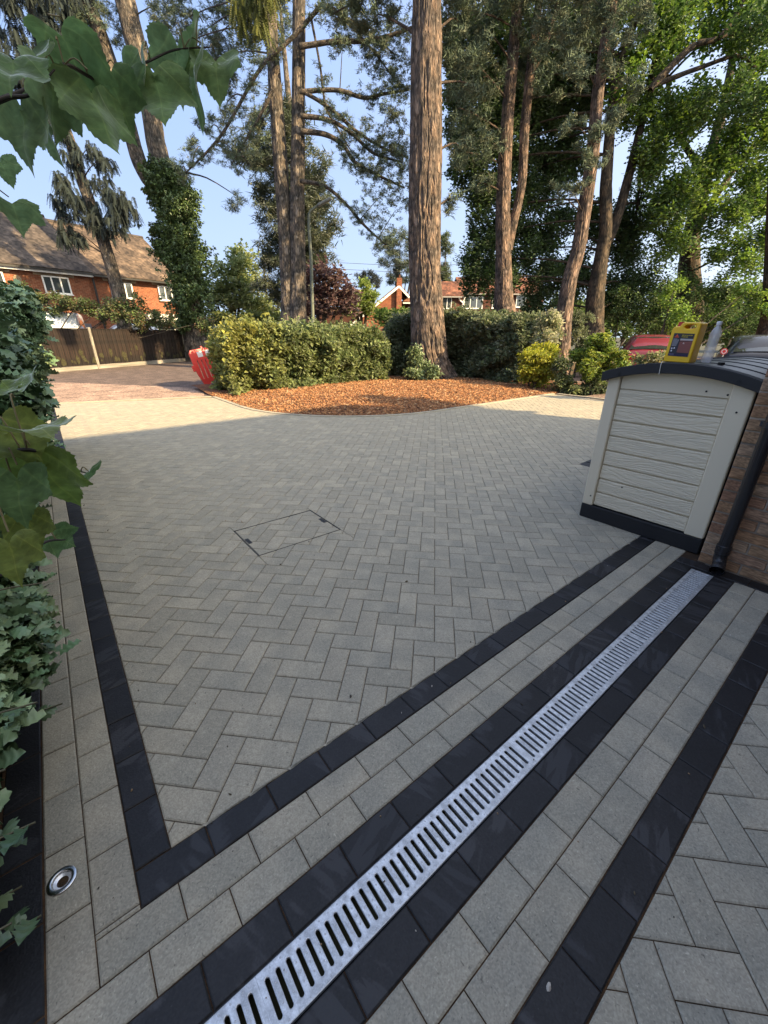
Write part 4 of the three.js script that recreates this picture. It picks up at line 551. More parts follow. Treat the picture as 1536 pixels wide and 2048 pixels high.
// water bottle, clear and crumpled
{
  const z = 0.07, t = thing('water_bottle', 'clear crumpled plastic bottle standing beside the yellow canister', 'bottle', D(BOXU + 0.25, 1.005 - z, lidY(z) + 0.002)); t.rotateZ(-0.06);
  const prof = [[0.001, 0.002], [0.020, 0.001], [0.028, 0.006], [0.031, 0.02]]; for (let i = 0; i < 12; i++) { const y = 0.03 + i * 0.0115; prof.push([0.0325 - (i % 2) * 0.0028, y]); } prof.push([0.033, 0.172], [0.030, 0.190], [0.021, 0.212], [0.0135, 0.225], [0.0125, 0.235]);
  const g = new THREE.LatheGeometry(prof.map(p => new THREE.Vector2(...p)), 40), p = g.attributes.position; for (let i = 0; i < p.count; i++) { const a = Math.atan2(p.getZ(i), p.getX(i)), y = p.getY(i), k = 1 + 0.10 * (fbm(Math.cos(a) * 2 + 9 + y * 20, Math.sin(a) * 2 + 9 + y * 40, 99, 99, 4, 3) - 0.5) * (y > 0.02 && y < 0.2 ? 1 : 0); p.setX(i, p.getX(i) * k); p.setZ(i, p.getZ(i) * k); } g.computeVertexNormals();
  part('body', g, new THREE.MeshPhysicalMaterial({ color: lin(0.97, 0.98, 1.0), transmission: 0.62, roughness: 0.14, thickness: 0, ior: 1.45, side: THREE.DoubleSide }), t);
  part('cap', new THREE.LatheGeometry([[0, 0.257], [0.0135, 0.256], [0.0152, 0.252], [0.0152, 0.234], [0.013, 0.234]].map(q => new THREE.Vector2(...q)), 24), mat(lin(0.75, 0.76, 0.77), 0.4), t);
}
{
  const z = 0.155; const t = thing('padlock_clasp', 'small black clasp lying on the lid beside the bottle foot', 'clasp', D(BOXU + 0.27, 1.005 - z, lidY(z) + 0.008)); const k = mat(lin(0.012, 0.012, 0.012), 0.4);
  part('body', rbox(0.028, 0.018, 0.034, 0.005), k, t); part('loop', new THREE.TorusGeometry(0.012, 0.0035, 8, 20).rotateX(Math.PI / 2).translate(0.012, 0, -0.022), k, t);
}
{ const t = thing('ramp_mat', 'dark grey rubber wedge on the paving behind the storage box', 'rubber wedge', D(4.72, 2.2)); t.setRotationFromMatrix(DRIVE); const s = new THREE.Shape([[0, 0], [0.6, 0], [0.6, 0.03], [0.03, 0.004]].map(p => new THREE.Vector2(...p))); const g = new THREE.ExtrudeGeometry(s, { depth: 0.5, bevelEnabled: false }); const m = part('wedge', g, mat(lin(0.035, 0.036, 0.038), 0.8), t); m.rotation.y = -0.05; for (let k = 0; k < 4; k++) part('tread_rib', box(0.012, 0.006, 0.46, 0.14 + k * 0.12, 0.012 + k * 0.0056, 0.25), mat(lin(0.03, 0.03, 0.03), 0.8), t); }

// ------------------------------------------------------------------ wood and leaves
const mBarkRed = new THREE.MeshStandardMaterial({ color: lin(0.295, 0.235, 0.20), roughness: 0.95, map: rep(tBark, 1, 1), bumpMap: tBarkB, bumpScale: 0.03 });
const mBarkGrey = new THREE.MeshStandardMaterial({ color: lin(0.275, 0.25, 0.225), roughness: 0.95, map: rep(tBark, 1, 1), bumpMap: tBarkB, bumpScale: 0.035 });
const mBarkPine = new THREE.MeshStandardMaterial({ color: lin(0.31, 0.235, 0.20), roughness: 0.95, map: rep(tBark, 1, 1), bumpMap: tBarkB, bumpScale: 0.03 });
const mBarkDark = new THREE.MeshStandardMaterial({ color: lin(0.13, 0.105, 0.08), roughness: 0.95, map: rep(tBark, 1, 1), bumpMap: tBarkB, bumpScale: 0.012 });
function trunkGeo(pts, rad = 36, rows = 60, amp = 0.05, fr = 9, uvs = 1) {         // pts [x, y, z, r]; furrowed along its length
  const c = new THREE.CatmullRomCurve3(pts.map(p => V(p[0], p[1], p[2]))), fr_ = c.computeFrenetFrames(4), n = pts.length - 1; const pos = [], uv = [], idx = [], sd = Math.floor(R() * 1000);
  let len = 0, last = null; const nu = Math.max(1, Math.round(pts[Math.min(2, n)][3] * 6.28 * uvs)); const X = V(1, 0, 0), N = V(), B = V(), T = V();
  for (let j = 0; j <= rows; j++) {
    const t = j / rows, k = Math.min(n - 1e-6, t * n), i0 = Math.floor(k), f = k - i0, r = pts[i0][3] + (pts[i0 + 1][3] - pts[i0][3]) * f, p = c.getPoint(t); if (last) len += p.distanceTo(last); last = p.clone();
    c.getTangent(t, T); N.copy(X).addScaledVector(T, -X.dot(T)).normalize(); if (Math.abs(T.x) > 0.9) N.set(0, 1, 0).addScaledVector(T, -T.y).normalize(); B.crossVectors(T, N);
    for (let i = 0; i <= rad; i++) {
      const a = i / rad * Math.PI * 2, ai = (i % rad) / rad; const w = fbm(ai * fr, len * 0.95, fr, 9999, sd, 3), fl = 1 - Math.exp(-Math.pow((w - 0.5) / 0.07, 2)), q = fbm(ai * fr * 2, len * 2.2, fr * 2, 9999, sd + 5, 2), lo = vn(ai * 3, len * 0.5, 3, 9999, sd + 9);
      const rr2 = r * (1 + amp * (fl - 0.75) + amp * 0.8 * (q - 0.5) + amp * 1.0 * (lo - 0.5)); pos.push(p.x + (N.x * Math.cos(a) + B.x * Math.sin(a)) * rr2, p.y + (N.y * Math.cos(a) + B.y * Math.sin(a)) * rr2, p.z + (N.z * Math.cos(a) + B.z * Math.sin(a)) * rr2); uv.push(i / rad * nu, len * 0.8 * uvs);
    }
  }
  for (let j = 0; j < rows; j++) for (let i = 0; i < rad; i++) { const a = j * (rad + 1) + i, b = a + rad + 1; idx.push(a, a + 1, b, a + 1, b + 1, b); }
  return geoFrom(pos, idx, uv);
}
const limbGeo = (pts, rad = 8) => trunkGeo(pts, rad, Math.max(10, (pts.length - 1) * 7), 0.14, 4, 2);
// sprigs: small groups of folded leaf blades
function blade(L, w, fold, droop = 0) { return [[0, 0, 0], [w, fold, L * 0.42], [0, -droop, L], [-w, fold, L * 0.42]]; }
function sprig(n, L, w, spread, o = {}) {
  const pos = [], M = new THREE.Matrix4(), q = new THREE.Quaternion(), e = new THREE.Euler(), v = V();
  for (let k = 0; k < n; k++) {
    const s = rr(0.7, 1.2); e.set(rr(-0.9, 0.7), R() * 6.283, rr(-0.5, 0.5), 'YXZ'); q.setFromEuler(e);
    const t = V(rn() * spread, rn() * spread * (o.flat ?? 0.8), rn() * spread); M.compose(t, q, V(s, s, s)); const b = blade(L, w, o.fold ?? L * 0.12, o.droop ?? L * 0.1).map(p => v.set(...p).applyMatrix4(M).toArray());
    pos.push(...b[0], ...b[1], ...b[2], ...b[0], ...b[2], ...b[3]);
  }
  const g = new THREE.BufferGeometry(); g.setAttribute('position', new THREE.Float32BufferAttribute(pos, 3)); g.computeVertexNormals(); return g;
}
function tuft(n, L, w, o = {}) {                                           // needles bursting from a shoot
  const pos = [], v = V(), s = V(); for (let k = 0; k < n; k++) {
    const a = R() * 6.283, up = rr(o.lo ?? -0.5, o.hi ?? 0.9), c = Math.sqrt(Math.max(0, 1 - up * up)); v.set(Math.cos(a) * c, up, Math.sin(a) * c).multiplyScalar(L * rr(0.7, 1.2)); s.set(-v.z, rr(-0.3, 0.3), v.x).normalize().multiplyScalar(w); const bx = rn() * L * 0.7, by = rn() * L * 0.35, bz = rn() * L * 0.7;
    pos.push(bx - s.x, by - s.y, bz - s.z, bx + s.x, by + s.y, bz + s.z, bx + v.x, by + v.y, bz + v.z);
  }
  const g = new THREE.BufferGeometry(); g.setAttribute('position', new THREE.Float32BufferAttribute(pos, 3)); g.computeVertexNormals(); return g;
}
function frond(n, L, w) {                                                  // hanging spray: short leaflets down a drooping stem
  const pos = []; for (let s = 0; s < 3; s++) { const dx = rn() * 0.1, dz = rn() * 0.1, a0 = R() * 6.28, le = L * rr(0.7, 1.2); for (let k = 0; k < n; k++) { const t = k / n, x = dx + Math.cos(a0) * t * le * 0.35, z = dz + Math.sin(a0) * t * le * 0.35, y = -t * le; for (const q of [-1, 1]) { const ln = w * 3.4 * (1 - t * 0.6) * rr(0.7, 1.2), a = a0 + q * 1.3; pos.push(x, y, z, x + 0.3 * w, y - w * 1.3, z, x + Math.cos(a) * ln, y - ln * 0.7, z + Math.sin(a) * ln); } } }
  const g = new THREE.BufferGeometry(); g.setAttribute('position', new THREE.Float32BufferAttribute(pos, 3)); g.computeVertexNormals(); return g;
}
const leafMat = (tr = 0.35, rough = 0.6) => new THREE.MeshPhysicalMaterial({ color: 0xffffff, roughness: rough, transmission: tr, thickness: 0, side: THREE.DoubleSide, ior: 1.3 });
const mLeaf = leafMat(0.45, 0.97), mNeedle = new THREE.MeshStandardMaterial({ color: 0xffffff, roughness: 0.85, side: THREE.DoubleSide }), mLeafGloss = new THREE.MeshStandardMaterial({ color: 0xffffff, roughness: 0.42, side: THREE.DoubleSide });
function instances(name, geo, mtl, parent, list, colours, jitter = 0.25) {      // list of [x, y, z, scale, tilt]
  const im = shadows(new THREE.InstancedMesh(geo, mtl, list.length)); im.name = name; im.userData.kind = 'stuff'; const M = new THREE.Matrix4(), q = new THREE.Quaternion(), e = new THREE.Euler(), p = V(), s = V();
  list.forEach((a, i) => { e.set(rn() * (a[4] ?? 0.6), R() * 6.283, rn() * (a[4] ?? 0.6), 'YXZ'); q.setFromEuler(e); p.set(a[0], a[1], a[2]); s.setScalar(a[3]); M.compose(p, q, s); im.setMatrixAt(i, M); const c = a[5] ? a[5] : pick(colours), k = 1 + (R() - 0.5) * 2 * jitter; im.setColorAt(i, lin(c[0] * k, c[1] * k, c[2] * k)); });
  parent.add(im); return im;
}
// spread sprigs through blobs [x, y, z, rx, ry, rz]: each blob breaks up into small clumps, with gaps between
function scatter(blobs, per, o = {}) {                                     // per = sprigs per square metre of outline
  const out = [], sub = o.sub ?? 0.34, tight = o.tight ?? 0.5, sc = o.scale ?? [0.8, 1.25];
  for (const b of blobs) {
    const ar = Math.PI * b[3] * b[4], n = Math.max(6, Math.round(ar * per)), nc = Math.max(3, Math.round((o.clumps ?? 9) * Math.sqrt(Math.max(0.3, ar))));
    for (let c = 0; c < nc; c++) {
      let x, y, z, l; do { x = rr(-1, 1); y = rr(-1, 1); z = rr(-1, 1); l = x * x + y * y + z * z; } while (l > 1); const k = Math.pow(Math.max(l, 0.02), -0.18); x *= k; y *= k; z *= k;
      const cr = sub * rr(0.6, 1.3) * Math.min(b[3], b[4]), m = Math.round(n / nc * rr(0.5, 1.5));
      for (let i = 0; i < m; i++) out.push([b[0] + x * b[3] * 0.85 + rn() * cr * 2 * tight * (o.sx ?? 1), b[1] + y * b[4] * 0.85 + rn() * cr * 2 * tight * (o.sy ?? 1), b[2] + z * b[5] * 0.85 + rn() * cr * 2 * tight, rr(sc[0], sc[1]), o.tilt ?? 0.6]);
    }
  }
  return out;
}
// twigs that join clumps to the nearest wood
const G = {
  broad: sprig(9, 0.15, 0.052, 0.16), broad2: sprig(9, 0.13, 0.04, 0.15), small: sprig(12, 0.082, 0.028, 0.09), smallLong: sprig(12, 0.10, 0.026, 0.095), hedge: sprig(11, 0.105, 0.036, 0.11), ivy: sprig(10, 0.12, 0.055, 0.14, { droop: 0.05 }),
  tuft: tuft(26, 0.17, 0.011), tuftS: tuft(22, 0.13, 0.010), far: sprig(9, 0.30, 0.11, 0.34), farTuft: tuft(24, 0.42, 0.035), frond: frond(14, 0.45, 0.018), firSpray: frond(12, 0.42, 0.03),
};
const GREEN = [[0.077, 0.147, 0.0364], [0.063, 0.126, 0.0336], [0.098, 0.175, 0.042], [0.07, 0.133, 0.042]], DEEP = [[0.07, 0.1232, 0.042], [0.0812, 0.147, 0.0476], [0.0588, 0.1064, 0.0392], [0.098, 0.175, 0.0504]], BACKLIT = [[0.156, 0.264, 0.0384], [0.204, 0.324, 0.0432], [0.12, 0.228, 0.0384], [0.24, 0.348, 0.054]];  // last palette puts sun shining through the leaves into their colour
const PINE = [[0.093, 0.1318, 0.0899], [0.0744, 0.1085, 0.0775], [0.1116, 0.1519, 0.093], [0.1318, 0.1473, 0.093]], FIR = [[0.015, 0.026, 0.025], [0.020, 0.031, 0.028], [0.013, 0.022, 0.021]];
function shootsTo(blobs, from, mtl, parent, r = 0.02) {                     // a thin branch from the stem to each clump of foliage
  for (const b of blobs) { let best = null, bd = 1e9; for (const p of from) { const d = Math.hypot(p[0] - b[0], (p[1] - b[1] + 0.5) * 1.3, p[2] - b[2]); if (d < bd) { bd = d; best = p; } } if (bd < 0.35 || bd > 7) continue;
    const e = [b[0] + rn() * b[3] * 0.4, b[1] + rn() * b[4] * 0.3, b[2] + rn() * b[5] * 0.4]; part('limb', trunkGeo([[best[0], best[1], best[2], r * 1.6], [best[0] * 0.6 + e[0] * 0.4, best[1] * 0.6 + e[1] * 0.4 + 0.15 * bd * 0.3, best[2] * 0.6 + e[2] * 0.4, r * 1.2], [e[0], e[1], e[2], r * 0.6], [e[0] + (e[0] - best[0]) * 0.12, e[1] - 0.05, e[2] + (e[2] - best[2]) * 0.12, r * 0.2]], 6, 9, 0.1, 3, 2), mtl, parent); }
}
const along = pts => { const c = new THREE.CatmullRomCurve3(pts.map(p => V(p[0], p[1], p[2]))); return Array.from({ length: 24 }, (_, i) => c.getPoint(i / 23).toArray()); };
function tree(name, label, stems, bark, o = {}) {
  const base = stems[0][0], t = thing(name, label, 'tree', V(base[0], 0, base[2]), o.group); const sh = a => a.map(p => [p[0] - base[0], p[1], p[2] - base[2], ...p.slice(3)]);
  stems.forEach((s, i) => part('trunk', trunkGeo(sh(s), o.rad ?? 40, o.rows ?? 90, o.amp ?? 0.07, o.fr ?? 9), bark, t)); (o.limbs || []).forEach(l => part('limb', limbGeo(sh(l)), bark, t));
  for (const c of o.crowns || []) { const bl = sh(c.blobs); instances(c.name || 'crown', c.geo, c.mtl || mLeaf, t, scatter(bl, c.per, c.o), c.cols, c.jit); if (c.shoots !== false) shootsTo(bl, [].concat(...stems.map(s => along(sh(s))), ...(o.limbs || []).map(l => along(sh(l)))), bark, t, c.r ?? 0.022); }
  if (o.top) { const bl = []; for (const s of sh(stems.map(x => x[x.length - 1]))) bl.push([s[0], s[1] - 0.2, s[2], 1.3, 0.9, 1.3], [s[0] + 0.7, s[1] - 1.6, s[2] + 0.4, 1.2, 0.6, 1.2], [s[0] - 0.7, s[1] - 2.2, s[2] - 0.4, 1.2, 0.6, 1.2]); instances('top_crown', o.top, o.topMat ?? mNeedle, t, scatter(bl, 55, { clumps: 10, sub: 0.45 }), o.topCols ?? PINE); }
  if (o.sprays) {                                                          // needles all along the outer part of each limb, hanging a little
    const list = []; for (const l of sh2(o.limbs, base)) { const c = new THREE.CatmullRomCurve3(l.map(p => V(p[0], p[1], p[2]))), L = c.getLength(); for (let k = 0; k < L * o.sprays; k++) { const f = 0.22 + 0.82 * Math.pow(R(), 0.75), p = c.getPoint(Math.min(1, f)), w = 0.10 + 0.34 * f; const a = [p.x + rn() * w, p.y - Math.abs(rn()) * w * 0.9 + 0.08, p.z + rn() * w * 1.3]; for (let q = 0; q < 4; q++) list.push([a[0] + rn() * 0.13, a[1] + rn() * 0.10, a[2] + rn() * 0.13, rr(0.6, 1.0), 0.7]); } }
    instances('needle_sprays', G.tuftS, mNeedle, t, list, PINE);
  }
  return t;
}
const sh2 = (ls, b) => ls.map(l => l.map(p => [p[0] - b[0], p[1], p[2] - b[2]]));
// the big redwood in the bark bed
tree('redwood_tree', 'massive red-brown furrowed trunk rising from the bark bed', [DATA.bigtree], mBarkRed, { top: G.tuft, rad: 200, rows: 300, amp: 0.095, fr: 22, crowns: [{ blobs: DATA.redwoodCrown, geo: G.tuft, mtl: mNeedle, per: 60, cols: PINE, r: 0.03 }] });
tree('twin_stem_conifer', 'tall twin-stemmed grey conifer behind the hedge with drooping bare limbs', [DATA.dblR, DATA.dblL], mBarkGrey, { top: G.tuft, rad: 90, rows: 170, amp: 0.09, fr: 15, limbs: DATA.dblLimbs, sprays: 10, crowns: [{ blobs: DATA.dblTufts, geo: G.tuftS, mtl: mNeedle, per: 60, cols: PINE, r: 0.013, o: { clumps: 10, sub: 0.5, tight: 0.7 } }, { name: 'crown', blobs: DATA.leftPine, geo: G.tuft, mtl: mNeedle, per: 46, cols: PINE, r: 0.02, o: { clumps: 7, sub: 0.4 } }] });
tree('ivy_clad_tree', 'leaning twin trunk wrapped in ivy behind the dark fence', [DATA.ivyA, DATA.ivyB, DATA.ivyC], mBarkGrey, { top: G.tuft, rad: 44, rows: 100, amp: 0.09, crowns: [{ name: 'ivy', blobs: DATA.ivyFol, geo: G.ivy, mtl: mLeafGloss, per: 130, cols: [[0.075, 0.12, 0.05], [0.085, 0.14, 0.05], [0.11, 0.165, 0.055], [0.06, 0.10, 0.045]], shoots: false, o: { clumps: 14, sub: 0.45 } }, { blobs: DATA.ivyTop, geo: G.tuft, mtl: mNeedle, per: 40, cols: PINE, o: { clumps: 7 } }] });
tree('spruce_tree', 'slim leaning spruce trunk with drooping blue-green sprays before the brick house', [DATA.fir], mBarkGrey, { rad: 30, rows: 80, amp: 0.05, crowns: [{ blobs: DATA.firFol, geo: G.firSpray, mtl: mNeedle, per: 40, cols: FIR, r: 0.022, o: { clumps: 8, sub: 0.45, tilt: 0.35 } }] });
tree('forked_pine', 'forked reddish pine trunk right of the massive redwood', [DATA.pineAL, DATA.pineAR, DATA.pineAF], mBarkPine, { top: G.tuft, rad: 72, rows: 150, amp: 0.08, fr: 13, crowns: [{ blobs: DATA.pineATuft, geo: G.tuft, mtl: mNeedle, per: 44, cols: PINE, o: { clumps: 8 } }] });
tree('leaning_pine', 'pine trunk leaning right with orange bark beside the yellow shrub', [DATA.pineB], mBarkPine, { top: G.tuft, rad: 72, rows: 150, amp: 0.08, fr: 13, crowns: [{ blobs: DATA.pineBTuft, geo: G.tuftS, mtl: mNeedle, per: 85, cols: PINE, r: 0.014, o: { clumps: 8 } }] });
tree('oak_tree', 'forked oak trunk behind the leaning pine with dense dark leaves', [DATA.oakT, DATA.oakF], mBarkDark, { rad: 40, rows: 90, amp: 0.06, limbs: DATA.oakLimbs, crowns: [{ blobs: DATA.oakCrown, geo: G.broad, per: 125, cols: DEEP, r: 0.03, o: { clumps: 13, sub: 0.42 } }] });
tree('lime_tree', 'broad leafy tree at the right edge with some leaves tinted yellow-green for sunlight', [DATA.dark], mBarkDark, { rad: 44, rows: 90, amp: 0.06, limbs: DATA.darkLimbs, crowns: [{ blobs: DATA.limeCrown, geo: G.broad, per: 82, cols: GREEN.concat(BACKLIT, BACKLIT.slice(0, 2)), r: 0.03, o: { clumps: 12, sub: 0.4 } }] });
tree('edge_tree', 'dark slim trunk cut off by the right picture edge', [DATA.edgeT], mBarkDark, { rad: 30, rows: 60, top: G.broad, topMat: mLeaf, topCols: GREEN });

// ------------------------------------------------------------------ hedges and shrubs
function hedge(name, label, pts, halfW, h, cols, o = {}) {                  // pts along its middle in (u, m)
  const c0 = D(pts[0][0], pts[0][1]), t = thing(name, label, 'hedge', V(c0.x, 0, c0.z)); const list = [], n = o.n ?? 5200, segs = []; let tot = 0;
  for (let i = 0; i < pts.length - 1; i++) { const l = Math.hypot(pts[i + 1][0] - pts[i][0], pts[i + 1][1] - pts[i][1]); segs.push([tot, l]); tot += l; }
  for (let k = 0; k < n; k++) {
    const s = R() * tot; let i = 0; while (i < segs.length - 1 && s > segs[i][0] + segs[i][1]) i++; const f = (s - segs[i][0]) / segs[i][1], a = pts[i], b = pts[i + 1]; const u = a[0] + (b[0] - a[0]) * f, m = a[1] + (b[1] - a[1]) * f, dx = (b[0] - a[0]) / segs[i][1], dy = (b[1] - a[1]) / segs[i][1];
    const hh = h * (1 + (fbm(u * 1.3 + 30, m * 1.3 + 30, 999, 999, 7, 3) - 0.5) * 0.42), side = R() < 0.5 ? -1 : 1; let w, y; const wv = halfW * (1 + (fbm(u * 1.7 + 60, m * 1.7 + 11 + side * 7, 999, 999, 9, 3) - 0.5) * 0.8);
    if (R() < 0.33) { w = rr(-1, 1) * wv; y = hh * (1 - Math.pow(R(), 2) * 0.18); } else { w = side * wv * (1 - Math.pow(R(), 1.6) * 0.5); y = hh * Math.pow(R(), 0.85); w += side * 0.16 * wv * (fbm(u * 2.4 + 9, y * 2.4 + 9 + m, 999, 999, 17, 3) - 0.5) * 9; }
    if (R() < 0.07) { y += R() * 0.28; w += side * R() * 0.18; } const e0 = Math.min(1, s / 0.35), e1 = Math.min(1, (tot - s) / 0.35); y *= 0.75 + 0.25 * Math.min(e0, e1);
    const q = D(u - dy * w, m + dx * w); const yel = o.yellow ? o.yellow(s / tot, y / hh) : 0; list.push([q.x - c0.x, Math.max(0.04, y), q.z - c0.z, rr(0.8, 1.3), 0.7, yel > 0.02 ? (() => { const a = pick(cols), b = pick(o.yc), f = Math.min(1, yel * rr(0.35, 1.3)); return [0, 1, 2].map(i => a[i] + (b[i] - a[i]) * f); })() : undefined]);
  }
  instances('foliage', o.geo ?? G.small, o.mtl ?? mLeaf, t, list, cols, 0.3);
  for (let k = 0; k < (o.stems ?? 16); k++) { const s = R() * tot * (o.stemTo ?? 1); let i = 0; while (i < segs.length - 1 && s > segs[i][0] + segs[i][1]) i++; const f = (s - segs[i][0]) / segs[i][1], q = D(pts[i][0] + (pts[i + 1][0] - pts[i][0]) * f, pts[i][1] + (pts[i + 1][1] - pts[i][1]) * f); const x = q.x - c0.x + rn() * halfW * 0.7, z = q.z - c0.z + rn() * halfW * 0.7, lx = rn() * 0.3, lz = rn() * 0.3; part('stem', trunkGeo([[x, 0, z, 0.022], [x + lx * 0.5, h * 0.4, z + lz * 0.5, 0.016], [x + lx, h * 0.9, z + lz, 0.006]], 6, 8, 0.1, 3, 2), mBarkGrey, t); }
  return t;
}
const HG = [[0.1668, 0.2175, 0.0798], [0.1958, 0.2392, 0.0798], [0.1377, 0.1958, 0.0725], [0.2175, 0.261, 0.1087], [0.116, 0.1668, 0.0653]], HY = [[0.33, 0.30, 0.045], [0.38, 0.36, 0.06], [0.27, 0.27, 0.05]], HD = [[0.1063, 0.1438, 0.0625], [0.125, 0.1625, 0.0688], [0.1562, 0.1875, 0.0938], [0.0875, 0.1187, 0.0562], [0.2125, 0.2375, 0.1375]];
hedge('mixed_hedge', 'long sunlit hedge behind the bark bed, golden at its left end', [[3.5, 11.1], [6.0, 11.2], [8.6, 11.5]], 0.6, 1.52, HG, { geo: G.hedge, n: 10500, yellow: (s, y) => s < 0.28 ? (0.85 - s * 2) * (0.35 + 0.65 * y) : 0.03, yc: HY, stems: 34 });
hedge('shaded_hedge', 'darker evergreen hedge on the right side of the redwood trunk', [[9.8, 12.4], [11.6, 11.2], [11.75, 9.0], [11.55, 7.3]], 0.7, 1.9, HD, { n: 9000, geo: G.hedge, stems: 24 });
function shrub(name, label, blobs, geo, per, cols, o = {}) {
  const b0 = blobs[0], t = thing(name, label, o.cat ?? 'shrub', V(b0[0], 0, b0[2]), o.group); const sh = blobs.map(b => [b[0] - b0[0], b[1], b[2] - b0[2], ...b.slice(3)]);
  instances('foliage', geo, o.mtl ?? mLeaf, t, scatter(sh, per, o.o).map(a => { a[1] = Math.max(0.05, a[1]); return a; }), cols, o.jit ?? 0.28);
  for (let k = 0; k < (o.stems ?? 6); k++) { const b = sh[k % sh.length], x = rn() * 0.15, z = rn() * 0.15; part('stem', trunkGeo([[x, -0.05, z, o.sr ?? 0.03], [x + (b[0] - x) * 0.5, b[1] * 0.55, z + (b[2] - z) * 0.5, (o.sr ?? 0.03) * 0.7], [b[0], b[1] + b[4] * 0.4, b[2], (o.sr ?? 0.03) * 0.25]], 7, 10, 0.1, 3, 2), o.bark ?? mBarkGrey, t); }
  return t;
}
shrub('golden_shrub', 'bright yellow-green golden shrub at the right end of the bark bed', DATA.yellowShrub, G.small, 420, [[0.34, 0.36, 0.03], [0.42, 0.42, 0.04], [0.26, 0.32, 0.03]], { o: { clumps: 14 } });
shrub('lime_shrub', 'rounded lime-green shrub just left of the storage box lid', DATA.lightShrub, G.smallLong, 420, [[0.15, 0.22, 0.03], [0.20, 0.28, 0.035], [0.11, 0.18, 0.03], [0.30, 0.34, 0.04]], { o: { clumps: 14 } });
shrub('variegated_shrub', 'pale cream variegated shrub against the leaning pine trunk', DATA.variegated, G.small, 420, [[0.42, 0.42, 0.26], [0.50, 0.48, 0.32], [0.22, 0.26, 0.12]], { o: { clumps: 12 } });
shrub('ground_shrub', 'low dull green shrubs along the right bed edge', DATA.lowShrub, G.small, 420, HD.concat(HG), { o: { clumps: 12 } });
shrub('evergreen_shrub', 'speckled evergreen shrub between the leaning pine and the oak', DATA.midShrub, G.small, 330, HD.concat([[0.2, 0.22, 0.13]]), { o: { clumps: 12 } });
shrub('cotoneaster', 'small leafy shrub poking above the lid before the red car', DATA.lidShrub, G.small, 500, [[0.25, 0.27, 0.12], [0.16, 0.2, 0.07], [0.32, 0.3, 0.16]], { o: { clumps: 12 } });
shrub('laurel_bank', 'tall bank of laurel behind the parked cars', DATA.laurel, G.broad2, 75, GREEN.concat([[0.09, 0.13, 0.04], [0.11, 0.16, 0.045]]), { o: { clumps: 14 }, sr: 0.05 });
shrub('woodland_edge', 'distant leafy bank beyond the parked cars', DATA.woodEdge, G.far, 30, GREEN.concat([[0.12, 0.17, 0.05], [0.15, 0.2, 0.06]]), { o: { clumps: 16 }, sr: 0.08 });
shrub('sunlit_laurel_patch', 'laurel leaves coloured brighter as a sunlit patch behind the yellow canister', DATA.laurelY, G.broad2, 80, BACKLIT, { o: { clumps: 12 }, sr: 0.04 });  // brighter leaf colour paints a sunlit patch on the laurel bank
shrub('garden_shrubbery', 'mixed bushes above the dark fence in front of the brick house', DATA.gardenL, G.broad2, 130, [[0.11, 0.16, 0.05], [0.09, 0.13, 0.045], [0.15, 0.16, 0.06], [0.20, 0.12, 0.06], [0.13, 0.20, 0.055]], { o: { clumps: 12 }, sr: 0.04, stems: 11 });
shrub('clipped_bush', 'neat rounded green bush before the orange gable house', DATA.frontCut, G.far, 45, [[0.09, 0.17, 0.03], [0.07, 0.13, 0.025], [0.13, 0.2, 0.04]], { o: { clumps: 14 } });
shrub('privet_bank', 'low yellowish hedge glimpsed above the long hedge at left', DATA.yellowBack, G.far, 45, [[0.20, 0.22, 0.05], [0.16, 0.2, 0.05]], { o: { clumps: 14 } });
const bgTree = (name, label, blobs, geo, per, cols, bark = mBarkDark, o = {}) => shrub(name, label, blobs, geo, per, cols, { cat: 'tree', bark, sr: 0.16, ...o });
bgTree('rowan_tree', 'round sunlit green tree between the ivy trunk and twin conifer', DATA.greenTree, G.far, 24, [[0.26, 0.31, 0.12], [0.22, 0.28, 0.10], [0.30, 0.34, 0.14], [0.18, 0.24, 0.09]], mBarkDark, { o: { clumps: 9 } });
bgTree('purple_plum_tree', 'dark purple-leaved plum tree behind the street lamp post', DATA.plum, G.far, 20, [[0.10, 0.055, 0.06], [0.13, 0.07, 0.07], [0.075, 0.045, 0.05], [0.16, 0.095, 0.08]], mBarkDark, { o: { clumps: 9 } });
bgTree('cherry_bush', 'small bright green tree left of the orange gable', DATA.limeShrub, G.far, 40, [[0.17, 0.24, 0.045], [0.22, 0.28, 0.05]]);
bgTree('far_cedar', 'tiny flat-topped cedar far beyond the plum tree', DATA.farPine, G.farTuft, 14, FIR, mBarkDark, { o: { clumps: 6 } });
bgTree('distant_pine', 'distant dark pine directly left of the massive trunk', DATA.farPine2, G.farTuft, 14, PINE, mBarkDark, { o: { clumps: 6 } });
bgTree('distant_tree', 'sliver of green tree just right of the massive trunk', DATA.farTree3, G.farTuft, 20, [[0.09, 0.13, 0.05], [0.07, 0.10, 0.04]]);
{ const bl = DATA.backConifer; const t = bgTree('tall_far_conifer', 'tall airy conifer standing behind the twin stems', bl, G.farTuft, 20, [[0.085, 0.11, 0.065], [0.07, 0.095, 0.06], [0.11, 0.125, 0.07]], mBarkGrey, { o: { clumps: 8, sub: 0.4 }, stems: 0 }); const x = 0.2; part('trunk', trunkGeo([[x, 0, 0, 0.45], [x, 7, 0, 0.35], [x - 0.4, 14, 0, 0.22], [x - 0.6, 20, 0, 0.06]], 16, 40, 0.06, 7), mBarkGrey, t); shootsTo(bl.map(b => [b[0] - bl[0][0], b[1], b[2] - bl[0][2], ...b.slice(3)]), Array.from({ length: 20 }, (_, i) => [x - i * 0.03, 2 + i * 0.9, 0]), mBarkGrey, t, 0.05); }
